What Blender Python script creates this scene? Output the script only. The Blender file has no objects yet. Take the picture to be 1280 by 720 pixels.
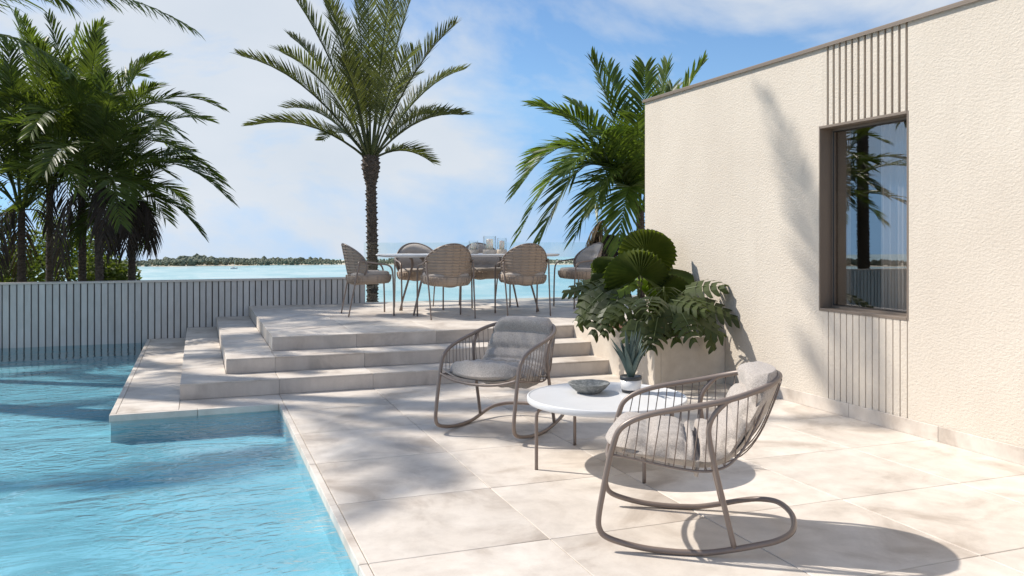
import bpy, math, random
from mathutils import Vector, Matrix
R = math.radians
scene = bpy.context.scene
col = scene.collection

# ------------------------------------------------------------------ camera
cam_d = bpy.data.cameras.new("camera")
cam = bpy.data.objects.new("camera", cam_d); col.objects.link(cam)
cam.location = (0, 0, 1.3)
cam.rotation_euler = (R(90), 0, R(-20.52))
cam_d.sensor_width = 36.0
cam_d.lens = 1050 / 1280 * 36
cam_d.shift_y = -(360 - 298.5) / 1280
cam_d.clip_start = 0.05; cam_d.clip_end = 5000
scene.camera = cam

# ------------------------------------------------------------------ sky, sun, exposure
TO_SUN = Vector((-.75, .60, 1.0)).normalized()
ELEV = math.asin(TO_SUN.z); AZ = math.atan2(TO_SUN.x, TO_SUN.y)
world = bpy.data.worlds.new("World"); scene.world = world; world.use_nodes = True
wn = world.node_tree.nodes; wl = world.node_tree.links
wn.clear()
def wnode(t, **k):
    n = wn.new(t)
    for a, b in k.items(): setattr(n, a, b)
    return n
w_out = wnode('ShaderNodeOutputWorld'); w_bg = wnode('ShaderNodeBackground')
w_bg.inputs['Strength'].default_value = 0.10
w_tc = wnode('ShaderNodeTexCoord')
w_sep = wnode('ShaderNodeSeparateXYZ'); wl.new(w_tc.outputs['Generated'], w_sep.inputs[0])
w_max = wnode('ShaderNodeMath', operation='MAXIMUM'); w_max.inputs[1].default_value = 0.16
wl.new(w_sep.outputs['Z'], w_max.inputs[0])
w_cmb = wnode('ShaderNodeCombineXYZ')
wl.new(w_sep.outputs['X'], w_cmb.inputs['X']); wl.new(w_sep.outputs['Y'], w_cmb.inputs['Y']); wl.new(w_max.outputs[0], w_cmb.inputs['Z'])
w_nrm = wnode('ShaderNodeVectorMath', operation='NORMALIZE'); wl.new(w_cmb.outputs[0], w_nrm.inputs[0])
w_sky = wnode('ShaderNodeTexSky', sky_type='NISHITA', sun_disc=False)
w_sky.sun_elevation = ELEV; w_sky.sun_rotation = AZ
w_sky.air_density = 1.0; w_sky.dust_density = 0.1; w_sky.ozone_density = 2.5
wl.new(w_nrm.outputs[0], w_sky.inputs['Vector'])
# clouds: noise on the sky direction, flattened towards the horizon
w_map = wnode('ShaderNodeMapping'); w_map.inputs['Scale'].default_value = (1.0, 1.0, 2.1); w_map.inputs['Location'].default_value = (5.19, 2.23, 5.41)
wl.new(w_tc.outputs['Generated'], w_map.inputs[0])
w_n1 = wnode('ShaderNodeTexNoise'); w_n1.inputs['Scale'].default_value = 2.6; w_n1.inputs['Detail'].default_value = 9; w_n1.inputs['Roughness'].default_value = .55; w_n1.inputs['Distortion'].default_value = .25
wl.new(w_map.outputs[0], w_n1.inputs['Vector'])
w_rmp = wnode('ShaderNodeValToRGB'); w_rmp.color_ramp.elements[0].position = .445; w_rmp.color_ramp.elements[1].position = .60
wl.new(w_n1.outputs['Fac'], w_rmp.inputs[0])
w_n2 = wnode('ShaderNodeTexNoise'); w_n2.inputs['Scale'].default_value = 5.5; w_n2.inputs['Detail'].default_value = 5
wl.new(w_map.outputs[0], w_n2.inputs['Vector'])
w_ccol = wnode('ShaderNodeMixRGB'); w_ccol.inputs['Color1'].default_value = (5.7, 6.35, 7.1, 1); w_ccol.inputs['Color2'].default_value = (7.6, 7.8, 8.1, 1)
wl.new(w_n2.outputs['Fac'], w_ccol.inputs['Fac'])
w_mul = wnode('ShaderNodeMath', operation='MULTIPLY'); w_mul.inputs[1].default_value = .92
wl.new(w_rmp.outputs['Color'], w_mul.inputs[0])
w_mix = wnode('ShaderNodeMixRGB')
wl.new(w_mul.outputs[0], w_mix.inputs['Fac']); w_tint = wnode('ShaderNodeMixRGB', blend_type='MULTIPLY'); w_tint.inputs['Fac'].default_value = 1.0; w_tint.inputs['Color2'].default_value = (1.0, 1.19, 1.36, 1); wl.new(w_sky.outputs[0], w_tint.inputs['Color1']); wl.new(w_tint.outputs[0], w_mix.inputs['Color1']); wl.new(w_ccol.outputs[0], w_mix.inputs['Color2'])
wl.new(w_mix.outputs[0], w_bg.inputs['Color']); wl.new(w_bg.outputs[0], w_out.inputs[0])

sun_d = bpy.data.lights.new("sun", 'SUN'); sun_d.energy = 5.0; sun_d.angle = R(0.8); sun_d.color = (1.0, .94, .855)
sun = bpy.data.objects.new("sun", sun_d); col.objects.link(sun)
sun.rotation_euler = (-TO_SUN).to_track_quat('-Z', 'Y').to_euler()
sun.location = (-8, 8, 12)

vs = scene.view_settings
vs.view_transform = 'Standard'; vs.look = 'None'; vs.gamma = 1.0; vs.exposure = 0.14
vs.use_curve_mapping = False
scene.render.engine = 'CYCLES'
scene.cycles.max_bounces = 10; scene.cycles.transparent_max_bounces = 16

# ------------------------------------------------------------------ materials
MATS = {}
def mat(name, color=(.5, .5, .5), rough=.6, build=None, **inp):
    m = bpy.data.materials.new(name); m.use_nodes = True
    nt = m.node_tree; b = nt.nodes['Principled BSDF']
    b.inputs['Base Color'].default_value = (*color, 1); b.inputs['Roughness'].default_value = rough
    for k, v in inp.items(): b.inputs[k].default_value = v
    if build: build(nt, b)
    MATS[name] = m
    return m
def N(nt, t, **k):
    n = nt.nodes.new(t)
    for a, b in k.items():
        if a in n.inputs.keys() if hasattr(n.inputs, 'keys') else False: n.inputs[a].default_value = b
        else: setattr(n, a, b)
    return n
def noise(nt, vec, scale, detail=4, rough=.5, dist=0.0):
    n = nt.nodes.new('ShaderNodeTexNoise'); n.inputs['Scale'].default_value = scale; n.inputs['Detail'].default_value = detail
    n.inputs['Roughness'].default_value = rough; n.inputs['Distortion'].default_value = dist
    if vec is not None: nt.links.new(vec, n.inputs['Vector'])
    return n.outputs['Fac']
def ramp(nt, fac, stops):
    r = nt.nodes.new('ShaderNodeValToRGB'); e = r.color_ramp.elements
    while len(e) < len(stops): e.new(.5)
    for i, (p, c) in enumerate(stops):
        e[i].position = p; e[i].color = (*c, 1) if len(c) == 3 else c
    nt.links.new(fac, r.inputs[0]); return r.outputs['Color']
def mixc(nt, fac, a, b, mode='MIX'):
    m = nt.nodes.new('ShaderNodeMixRGB'); m.blend_type = mode
    for s, v in (('Fac', fac), ('Color1', a), ('Color2', b)):
        if isinstance(v, (int, float)): m.inputs[s].default_value = v
        elif isinstance(v, tuple): m.inputs[s].default_value = (*v, 1)
        else: nt.links.new(v, m.inputs[s])
    return m.outputs[0]
def bump(nt, b, h, strength=.3, dist=.01, prev=None):
    n = nt.nodes.new('ShaderNodeBump'); n.inputs['Strength'].default_value = strength; n.inputs['Distance'].default_value = dist
    nt.links.new(h, n.inputs['Height'])
    if prev is not None: nt.links.new(prev, n.inputs['Normal'])
    if b is not None: nt.links.new(n.outputs[0], b.inputs['Normal'])
    return n.outputs[0]
def mathn(nt, op, a, b):
    m = nt.nodes.new('ShaderNodeMath'); m.operation = op
    for i, v in ((0, a), (1, b)):
        if isinstance(v, (int, float)): m.inputs[i].default_value = v
        else: nt.links.new(v, m.inputs[i])
    return m.outputs[0]
def wpos(nt, scale=(1, 1, 1), rnd=0.0):
    g = nt.nodes.new('ShaderNodeNewGeometry'); v = g.outputs['Position']
    mp = nt.nodes.new('ShaderNodeMapping'); mp.inputs['Scale'].default_value = scale
    nt.links.new(v, mp.inputs[0]); v = mp.outputs[0]
    if rnd:
        oi = nt.nodes.new('ShaderNodeObjectInfo')
        sc = mathn(nt, 'MULTIPLY', oi.outputs['Random'], rnd)
        va = nt.nodes.new('ShaderNodeVectorMath'); va.operation = 'ADD'
        nt.links.new(v, va.inputs[0]); nt.links.new(sc, va.inputs[1]); v = va.outputs[0]
    return v
def opos(nt, scale=(1, 1, 1)):
    g = nt.nodes.new('ShaderNodeTexCoord'); mp = nt.nodes.new('ShaderNodeMapping'); mp.inputs['Scale'].default_value = scale
    nt.links.new(g.outputs['Object'], mp.inputs[0]); return mp.outputs[0]
def orand(nt):
    return nt.nodes.new('ShaderNodeObjectInfo').outputs['Random']

def tile_build(c0, c1, c2, streak=(1, 1, 1)):
    def f(nt, b):
        v = wpos(nt, (1, 1, 1), 37.0)
        v2 = wpos(nt, streak, 11.0)
        a = noise(nt, v, 2.1, 7, .62, .7)
        base = ramp(nt, a, [(.32, c0), (.47, c1), (.66, c2)])
        s = noise(nt, v2, 7, 5, .6)
        s = ramp(nt, s, [(.42, (0, 0, 0)), (.75, (1, 1, 1))])
        base = mixc(nt, mathn(nt, 'MULTIPLY', s, .34), base, tuple(x * .66 for x in c0))
        wv_ = noise(nt, wpos(nt), .9, 5, .6, .4)
        base = mixc(nt, mathn(nt, 'MULTIPLY', ramp(nt, wv_, [(.45, (0, 0, 0)), (.75, (1, 1, 1))]), .22), base, tuple(x * .8 for x in c0))
        fine = noise(nt, v, 90, 3, .7)
        base = mixc(nt, .08, base, fine, 'OVERLAY')
        h = nt.nodes.new('ShaderNodeHueSaturation'); nt.links.new(base, h.inputs['Color'])
        nt.links.new(mathn(nt, 'ADD', mathn(nt, 'MULTIPLY', orand(nt), .13), .94), h.inputs['Value'])
        nt.links.new(h.outputs[0], b.inputs['Base Color'])
        nt.links.new(ramp(nt, a, [(.3, (.5, .5, .5)), (.8, (.66, .66, .66))]), b.inputs['Roughness'])
        bump(nt, b, noise(nt, v, 160, 3, .6), .12, .003)
    return f
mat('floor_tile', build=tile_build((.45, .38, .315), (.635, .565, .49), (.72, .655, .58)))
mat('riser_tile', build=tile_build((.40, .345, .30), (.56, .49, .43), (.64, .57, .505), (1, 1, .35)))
mat('mortar', (.36, .32, .28), .9)
def pool_build(nt, b):
    v = wpos(nt)
    a = noise(nt, v, .75, 7, .6, .9)
    c = ramp(nt, a, [(.3, (.34, .46, .48)), (.5, (.47, .585, .595)), (.68, (.64, .73, .73))])
    s = noise(nt, v, 14, 5, .7)
    c = mixc(nt, mathn(nt, 'MULTIPLY', s, .25), c, (.32, .45, .47))
    nt.links.new(c, b.inputs['Base Color'])
mat('pool_plaster', rough=.8, build=pool_build)
def stucco_build(nt, b):
    v = wpos(nt)
    c = ramp(nt, noise(nt, v, 1.3, 5, .6), [(.3, (.60, .53, .445)), (.7, (.655, .585, .495))])
    drip = noise(nt, wpos(nt, (1, 5, .35)), 2.2, 5, .6)
    c = mixc(nt, mathn(nt, 'MULTIPLY', ramp(nt, drip, [(.5, (0, 0, 0)), (.8, (1, 1, 1))]), .16), c, (.47, .41, .34))
    nt.links.new(c, b.inputs['Base Color'])
    n1 = noise(nt, wpos(nt, (1, .8, 1.25)), 56, 6, .6, .2); n2 = noise(nt, v, 120, 3, .6)
    p = bump(nt, None, n1, .65, .010)
    bump(nt, b, n2, .35, .006, p)
mat('stucco', rough=.88, build=stucco_build)
def planter_build(nt, b):
    v = wpos(nt)
    c = ramp(nt, noise(nt, v, 5, 7, .65, .4), [(.3, (.55, .475, .39)), (.7, (.69, .615, .52))])
    nt.links.new(c, b.inputs['Base Color'])
    bump(nt, b, noise(nt, v, 60, 4, .6), .25, .006)
mat('planter_render', rough=.85, build=planter_build)
def slat_build(nt, b):
    v = wpos(nt, (1, 1, .4), 9.0)
    c = ramp(nt, noise(nt, v, 9, 5, .6), [(.3, (.52, .49, .45)), (.7, (.62, .59, .55))])
    h = nt.nodes.new('ShaderNodeHueSaturation'); nt.links.new(c, h.inputs['Color'])
    nt.links.new(mathn(nt, 'ADD', mathn(nt, 'MULTIPLY', orand(nt), .16), .92), h.inputs['Value'])
    nt.links.new(h.outputs[0], b.inputs['Base Color'])
    bump(nt, b, noise(nt, v, 120, 3, .6), .2, .003)
mat('slat_render', rough=.85, build=slat_build)
mat('groove_backing', (.15, .135, .12), .9)
mat('brown_backing', (.30, .235, .18), .85)
mat('wall_cap', (.62, .56, .49), .75)
mat('bronze_metal', (.225, .178, .140), .45, **{'Metallic': .15})
mat('taupe_metal', (.225, .176, .148), .38, **{'Metallic': .15})
mat('dark_gasket', (.02, .02, .02), .5)
def fabric_build(c0, c1, sc=420.):
    def f(nt, b):
        v = opos(nt)
        a = noise(nt, v, sc, 2, .7); a2 = noise(nt, v, sc * .35, 2, .6)
        m = mathn(nt, 'ADD', mathn(nt, 'MULTIPLY', a, .65), mathn(nt, 'MULTIPLY', a2, .35))
        nt.links.new(ramp(nt, m, [(.40, c0), (.60, c1)]), b.inputs['Base Color'])
        big = noise(nt, v, 9, 4, .5)
        p = bump(nt, None, big, .25, .03)
        bump(nt, b, m, .6, .003, p)
        b.inputs['Sheen Weight'].default_value = .25
    return f
mat('sling_fabric', rough=.95, build=fabric_build((.38, .325, .27), (.52, .455, .39), 300.))
mat('grey_fabric', rough=.95, build=fabric_build((.30, .258, .225), (.51, .45, .395), 330.))
def weave_build(nt, b):
    v = opos(nt)
    w = nt.nodes.new('ShaderNodeTexWave'); w.wave_type = 'BANDS'; w.bands_direction = 'Z'; w.inputs['Scale'].default_value = 16.0
    w.inputs['Distortion'].default_value = 2.5; w.inputs['Detail'].default_value = 2; w.inputs['Detail Scale'].default_value = 1.2
    nt.links.new(v, w.inputs['Vector'])
    n = noise(nt, v, 240, 2, .7)
    c = mixc(nt, mathn(nt, 'MULTIPLY', w.outputs['Fac'], .35), (.36, .285, .225), (.50, .405, .33))
    c = mixc(nt, .25, c, n, 'OVERLAY')
    nt.links.new(c, b.inputs['Base Color'])
    p = bump(nt, None, w.outputs['Fac'], .3, .008)
    bump(nt, b, n, .4, .003, p)
mat('woven_rope', rough=.9, build=weave_build)
def white_build(nt, b):
    c = ramp(nt, noise(nt, opos(nt), 4, 4, .6), [(.3, (.63, .625, .62)), (.7, (.68, .675, .67))])
    nt.links.new(c, b.inputs['Base Color'])
    bump(nt, b, noise(nt, opos(nt), 300, 2, .6), .05, .002)
mat('white_lacquer', rough=.42, build=white_build)
def stone_bowl(nt, b):
    v = opos(nt)
    c = ramp(nt, noise(nt, v, 45, 6, .75), [(.3, (.10, .105, .10)), (.5, (.21, .215, .205)), (.7, (.36, .36, .34))])
    nt.links.new(c, b.inputs['Base Color']); bump(nt, b, noise(nt, v, 80, 5, .7), .5, .006)
mat('rough_stone', rough=.9, build=stone_bowl)
mat('glazed_white', (.72, .70, .68), .25)
mat('glazed_dark', (.035, .036, .038), .35)
mat('candle_wax', (.80, .76, .68), .5, **{'Subsurface Weight': .2})
mat('travertine', (.58, .50, .41), .8)
def soil_build(nt, b):
    v = wpos(nt)
    nt.links.new(ramp(nt, noise(nt, v, 40, 6, .7), [(.3, (.05, .028, .018)), (.7, (.22, .10, .06))]), b.inputs['Base Color'])
    bump(nt, b, noise(nt, v, 50, 6, .7), .9, .03)
mat('soil', rough=.95, build=soil_build)
def leaf_mat(name, dark, light, rough=.42, trans=.3, sc=3.0):
    m = bpy.data.materials.new(name); m.use_nodes = True; nt = m.node_tree
    b = nt.nodes['Principled BSDF']; b.inputs['Roughness'].default_value = rough; b.inputs['Specular IOR Level'].default_value = .3
    v = wpos(nt, (1, 1, 1), 5.0)
    n = noise(nt, v, sc, 3, .6)
    c = ramp(nt, n, [(.28, dark), (.72, light)])
    h = nt.nodes.new('ShaderNodeHueSaturation'); nt.links.new(c, h.inputs['Color'])
    nt.links.new(mathn(nt, 'ADD', mathn(nt, 'MULTIPLY', orand(nt), .5), .72), h.inputs['Value'])
    c = h.outputs[0]
    nt.links.new(c, b.inputs['Base Color'])
    t = nt.nodes.new('ShaderNodeBsdfTranslucent')
    nt.links.new(mixc(nt, 1.0, c, (1.5, 1.6, .55), 'MULTIPLY'), t.inputs['Color'])
    mx = nt.nodes.new('ShaderNodeMixShader'); mx.inputs[0].default_value = trans
    nt.links.new(b.outputs[0], mx.inputs[1]); nt.links.new(t.outputs[0], mx.inputs[2])
    nt.links.new(mx.outputs[0], nt.nodes['Material Output'].inputs[0])
    MATS[name] = m
leaf_mat('date_frond', (.055, .068, .026), (.15, .16, .065), .5, .32)
leaf_mat('palm_frond', (.048, .074, .020), (.135, .17, .045), .42, .42)
leaf_mat('bright_frond', (.050, .085, .020), (.14, .19, .045), .40, .36)
leaf_mat('dead_frond', (.028, .022, .020), (.085, .066, .055), .9, .1)
leaf_mat('tan_frond', (.20, .15, .11), (.36, .28, .21), .9, .25)
leaf_mat('monstera_leaf', (.028, .040, .010), (.070, .088, .024), .45, .22, 6)
leaf_mat('fan_leaf', (.055, .085, .020), (.145, .175, .045), .5, .5, 5)
leaf_mat('young_leaf', (.13, .20, .03), (.22, .30, .05), .45, .4, 5)
leaf_mat('aloe_leaf', (.062, .092, .082), (.105, .145, .125), .5, .05, 10)
leaf_mat('shrub_leaf', (.07, .11, .022), (.22, .26, .06), .6, .35, 2)
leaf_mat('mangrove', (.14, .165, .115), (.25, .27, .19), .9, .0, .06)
def trunk_build(nt, b):
    v = wpos(nt, (1, 1, 3.5))
    nt.links.new(ramp(nt, noise(nt, v, 12, 6, .7), [(.3, (.045, .034, .027)), (.7, (.17, .13, .10))]), b.inputs['Base Color'])
    bump(nt, b, noise(nt, v, 22, 5, .7), .8, .02)
mat('palm_trunk', rough=.95, build=trunk_build)
mat('green_stem', (.10, .13, .04), .5)
mat('dark_interior', (.30, .26, .22), .9)
mat('sheer_curtain', (.62, .60, .58), .9)
mat('sand', (.55, .49, .38), .9)
def ground_build(nt, b):
    v = wpos(nt)
    nt.links.new(ramp(nt, noise(nt, v, .8, 7, .7), [(.3, (.07, .085, .03)), (.6, (.17, .16, .07)), (.8, (.30, .26, .17))]), b.inputs['Base Color'])
    bump(nt, b, noise(nt, v, 6, 6, .7), .8, .1)
mat('garden_soil', rough=.95, build=ground_build)

def sea_build(nt, b):
    v = wpos(nt, (.03, .02, 1))
    c = ramp(nt, noise(nt, v, 1.0, 7, .65, .6), [(.32, (.22, .43, .47)), (.5, (.33, .52, .545)), (.68, (.50, .61, .61))])
    nt.links.new(c, b.inputs['Base Color'])
    v2 = wpos(nt, (.5, .25, 1))
    bump(nt, b, noise(nt, v2, 2.0, 5, .65), .35, .25)
mat('sea_water', rough=.28, build=sea_build, **{'IOR': 1.33, 'Specular IOR Level': .35})

def glass_mat(name, tint, gloss_min, rough=0.0, bumpf=None, power=1.0):
    """clear sheet: transparent body plus fresnel reflection"""
    m = bpy.data.materials.new(name); m.use_nodes = True; nt = m.node_tree
    nt.nodes.remove(nt.nodes['Principled BSDF'])
    tr = nt.nodes.new('ShaderNodeBsdfTransparent'); tr.inputs[0].default_value = (*tint, 1)
    gl = nt.nodes.new('ShaderNodeBsdfGlossy'); gl.inputs['Roughness'].default_value = rough
    fr = nt.nodes.new('ShaderNodeLayerWeight'); fr.inputs['Blend'].default_value = .5
    if bumpf:
        nn = bumpf(nt); nt.links.new(nn, gl.inputs['Normal']); nt.links.new(nn, fr.inputs['Normal'])
    f = mathn(nt, 'ADD', mathn(nt, 'MULTIPLY', mathn(nt, 'POWER', fr.outputs['Facing'], 5.0), power * (1 - gloss_min)), gloss_min)
    mx = nt.nodes.new('ShaderNodeMixShader'); nt.links.new(f, mx.inputs[0])
    nt.links.new(tr.outputs[0], mx.inputs[1]); nt.links.new(gl.outputs[0], mx.inputs[2])
    nt.links.new(mx.outputs[0], nt.nodes['Material Output'].inputs[0])
    MATS[name] = m
def water_bump(nt):
    mask = ramp(nt, noise(nt, wpos(nt, (1, 1.3, 1)), .55, 2, .5, .6), [(.40, (.06, .06, .06)), (.64, (1, 1, 1))])
    a = noise(nt, wpos(nt, (1.0, 2.0, 1)), 2.0, 3, .5, .8)
    c = noise(nt, wpos(nt, (1, 1.6, 1)), 7.5, 2, .5, 1.2)
    d = mathn(nt, 'MULTIPLY', c, mask)
    p = bump(nt, None, a, .35, .09)
    return bump(nt, None, d, .6, .045, p)
glass_mat('pool_water', (.57, .82, .91), 0.02, 0.0, water_bump)
glass_mat('clear_glass', (.93, .97, .965), .03)
glass_mat('lantern_glass', (.975, .985, .985), .02)
glass_mat('window_glass', (.82, .80, .78), .20)

# ------------------------------------------------------------------ mesh helpers
def link(o, parent=None):
    col.objects.link(o)
    if parent: o.parent = parent
    return o
def mesh_obj(name, verts, faces, m, parent=None, smooth=False, loc=None):
    me = bpy.data.meshes.new(name); me.from_pydata([tuple(v) for v in verts], [], faces)
    me.materials.append(MATS[m])
    if smooth: me.polygons.foreach_set('use_smooth', [True] * len(me.polygons))
    me.update()
    o = bpy.data.objects.new(name, me)
    if loc is not None: o.location = loc
    return link(o, parent)
def tag(o, label=None, cat=None, group=None, kind=None):
    if label: o['label'] = label
    if cat: o['category'] = cat
    if group: o['group'] = group
    if kind: o['kind'] = kind
    return o
def empty(name, loc=(0, 0, 0), rz=0.0):
    o = bpy.data.objects.new(name, None); o.empty_display_size = .1
    o.location = loc; o.rotation_euler = (0, 0, rz); return link(o)
def copy_tree(o, parent=None):
    c = o.copy(); link(c)
    if parent: c.parent = parent
    for ch in list(o.children): copy_tree(ch, c)
    return c
class MB:
    def __init__(s): s.v = []; s.f = []
    def add(s, v, f):
        k = len(s.v); s.v += [tuple(p) for p in v]; s.f += [tuple(i + k for i in q) for q in f]
    def box(s, x0, x1, y0, y1, z0, z1):
        s.add([(x0, y0, z0), (x1, y0, z0), (x1, y1, z0), (x0, y1, z0), (x0, y0, z1), (x1, y0, z1), (x1, y1, z1), (x0, y1, z1)],
              [(0, 3, 2, 1), (4, 5, 6, 7), (0, 1, 5, 4), (1, 2, 6, 5), (2, 3, 7, 6), (3, 0, 4, 7)])
    def bbox(s, x0, x1, y0, y1, z0, z1, b=.003, bottom=False):
        """box with chamfered top edges (and vertical edges)"""
        def ring(x0, x1, y0, y1, c, z):
            return [(x0 + c, y0, z), (x1 - c, y0, z), (x1, y0 + c, z), (x1, y1 - c, z), (x1 - c, y1, z), (x0 + c, y1, z), (x0, y1 - c, z), (x0, y0 + c, z)]
        rs = [ring(x0, x1, y0, y1, b, z0), ring(x0, x1, y0, y1, b, z1 - b), ring(x0 + b, x1 - b, y0 + b, y1 - b, b * .5, z1)]
        v = sum(rs, []); f = []
        for k in range(2):
            for i in range(8): f.append((k * 8 + i, k * 8 + (i + 1) % 8, (k + 1) * 8 + (i + 1) % 8, (k + 1) * 8 + i))
        f.append(tuple(range(16, 24))); f.append(tuple(reversed(range(8))))
        s.add(v, f)
    def tube(s, pts, r, n=8, closed=False, cap=True):
        pts = [Vector(p) for p in pts]; L = len(pts)
        rr = r if isinstance(r, (list, tuple)) else [r] * L
        T = []
        for i in range(L):
            a = pts[(i - 1) % L] if (closed or i > 0) else pts[i]
            b = pts[(i + 1) % L] if (closed or i < L - 1) else pts[i]
            T.append((b - a).normalized())
        up = Vector((0, 0, 1)) if abs(T[0].z) < .9 else Vector((1, 0, 0))
        nrm = (up - T[0] * up.dot(T[0])).normalized()
        v = []
        for i in range(L):
            nrm = (nrm - T[i] * nrm.dot(T[i])).normalized(); bn = T[i].cross(nrm)
            for k in range(n):
                a = 2 * math.pi * k / n
                v.append(pts[i] + (nrm * math.cos(a) + bn * math.sin(a)) * rr[i])
        f = []
        last = L if closed else L - 1
        if closed:   # align the seam
            best = min(range(n), key=lambda q: (v[q] - v[(L - 1) * n]).length)
        for i in range(last):
            j = (i + 1) % L; off = best if (closed and j == 0) else 0
            for k in range(n):
                k2 = (k + 1) % n
                f.append((i * n + k, i * n + k2, j * n + (k2 + off) % n, j * n + (k + off) % n))
        if cap and not closed:
            f.append(tuple(reversed(range(n)))); f.append(tuple(range((L - 1) * n, L * n)))
        s.add(v, f)
    def lathe(s, prof, n=32, c=(0, 0, 0)):
        v = []; f = []
        for (r, z) in prof:
            for k in range(n):
                a = 2 * math.pi * k / n; v.append((c[0] + r * math.cos(a), c[1] + r * math.sin(a), c[2] + z))
        for i in range(len(prof) - 1):
            for k in range(n):
                k2 = (k + 1) % n; f.append((i * n + k, i * n + k2, (i + 1) * n + k2, (i + 1) * n + k))
        if prof[0][0] > 1e-6: f.append(tuple(reversed(range(n))))
        if prof[-1][0] > 1e-6: f.append(tuple(range((len(prof) - 1) * n, len(prof) * n)))
        s.add(v, f)
    def build(s, name, m, parent=None, smooth=False, loc=None): return mesh_obj(name, s.v, s.f, m, parent, smooth, loc)
def smooth_path(pts, per=5, closed=False):
    P = [Vector(p) for p in pts]; n = len(P); out = []
    rng = n if closed else n - 1
    for i in range(rng):
        if closed: a, b, c, d = P[i - 1], P[i], P[(i + 1) % n], P[(i + 2) % n]
        else: a, b, c, d = P[max(i - 1, 0)], P[i], P[i + 1], P[min(i + 2, n - 1)]
        for k in range(per):
            t = k / per
            out.append(.5 * ((2 * b) + (c - a) * t + (2 * a - 5 * b + 4 * c - d) * t * t + (3 * b - a - 3 * c + d) * t ** 3))
    if not closed: out.append(P[-1])
    return out
def box_obj(name, x0, x1, y0, y1, z0, z1, m, parent=None, bevel=None):
    mb = MB()
    if bevel: mb.bbox(x0, x1, y0, y1, z0, z1, bevel)
    else: mb.box(x0, x1, y0, y1, z0, z1)
    return mb.build(name, m, parent)

# ------------------------------------------------------------------ ground, sea, far shore
SEA_Z = -20.0
def ground_z(x, y):
    inside = (-3.12 < x < 9.2) and y < 12.06
    if inside: return -1.6
    if y < 17: return -.42 if y > 12.06 else (-.03 if x < 0 else -.42)
    t = min((y - 17) / 40.0, 1.0); return -.42 - t * 21.0
gx = [-220, -120, -60, -30, -14, -7, -4.5, -3.125, -3.115, -1, 2, 5, 9.15, 9.25, 14, 30, 60, 120, 220]
gy = [-60, -20, -8, -2, 3, 8, 12.055, 12.065, 13, 15, 17, 20, 26, 34, 44, 57, 62]
gv = [(x, y, ground_z(x, y)) for y in gy for x in gx]; nx = len(gx)
gf = [(j * nx + i, j * nx + i + 1, (j + 1) * nx + i + 1, (j + 1) * nx + i) for j in range(len(gy) - 1) for i in range(nx - 1)]
tag(mesh_obj('ground', gv, gf, 'garden_soil'), kind='structure')
D_SHORE = 21.3 / .0305
sv = [(-1500, 30, SEA_Z), (1500, 30, SEA_Z), (1500, 900, SEA_Z), (-1500, 900, SEA_Z)]
tag(mesh_obj('sea', sv, [(0, 1, 2, 3)], 'sea_water'), kind='structure')
rnd = random.Random(5)
# low cay far across the lagoon: sand spit and one mass of mangroves
mb = MB(); n = 120
va = []; 
for i in range(n + 1):
    a = R(-75 + 150 * i / n)
    for k, (dr, z) in enumerate(((-2, -1.0), (3, .12), (30, .5), (120, .8), (160, -1.5))):
        d = D_SHORE + dr + 8 * math.sin(i * .7) + 5 * math.sin(i * 1.9)
        va.append((d * math.sin(a), d * math.cos(a), SEA_Z + z))
fa = [(i * 5 + k, i * 5 + k + 1, (i + 1) * 5 + k + 1, (i + 1) * 5 + k) for i in range(n) for k in range(4)]
tag(mesh_obj('far_island', va, fa, 'sand'), kind='structure')
ICO = []
t_ = (1 + 5 ** .5) / 2
ICO_V = [Vector(p).normalized() for p in [(-1, t_, 0), (1, t_, 0), (-1, -t_, 0), (1, -t_, 0), (0, -1, t_), (0, 1, t_), (0, -1, -t_), (0, 1, -t_), (t_, 0, -1), (t_, 0, 1), (-t_, 0, -1), (-t_, 0, 1)]]
ICO_F = [(0, 11, 5), (0, 5, 1), (0, 1, 7), (0, 7, 10), (0, 10, 11), (1, 5, 9), (5, 11, 4), (11, 10, 2), (10, 7, 6), (7, 1, 8), (3, 9, 4), (3, 4, 2), (3, 2, 6), (3, 6, 8), (3, 8, 9), (4, 9, 5), (2, 4, 11), (6, 2, 10), (8, 6, 7), (9, 8, 1)]
mb = MB()
for i in range(16000):
    az = rnd.uniform(-72, 72); a = R(az); d = D_SHORE + 3 + rnd.random() ** 1.6 * 95
    prof = 1.0 + .32 * math.sin(az * .35 + 1) + .25 * math.sin(az * .9 + 2)
    prof *= .55 + .6 * min(max((24 - az) / 30., 0), 1.0)
    s = rnd.uniform(.6, 1.35) * prof * (1 + .8 * (d - D_SHORE) / 90); h = s * rnd.uniform(.55, 1.25)
    c = Vector((d * math.sin(a), d * math.cos(a), SEA_Z + .4 + rnd.random() * 2.2 * prof + h * .3))
    mb.add([c + Vector((p.x * s * rnd.uniform(.75, 1.2), p.y * s, p.z * h * rnd.uniform(.7, 1.25))) for p in ICO_V], ICO_F)
tag(mb.build('mangrove_wood', 'mangrove'), 'distant low green mangrove wood along the far shore of the lagoon', 'woodland', kind='stuff')

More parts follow.
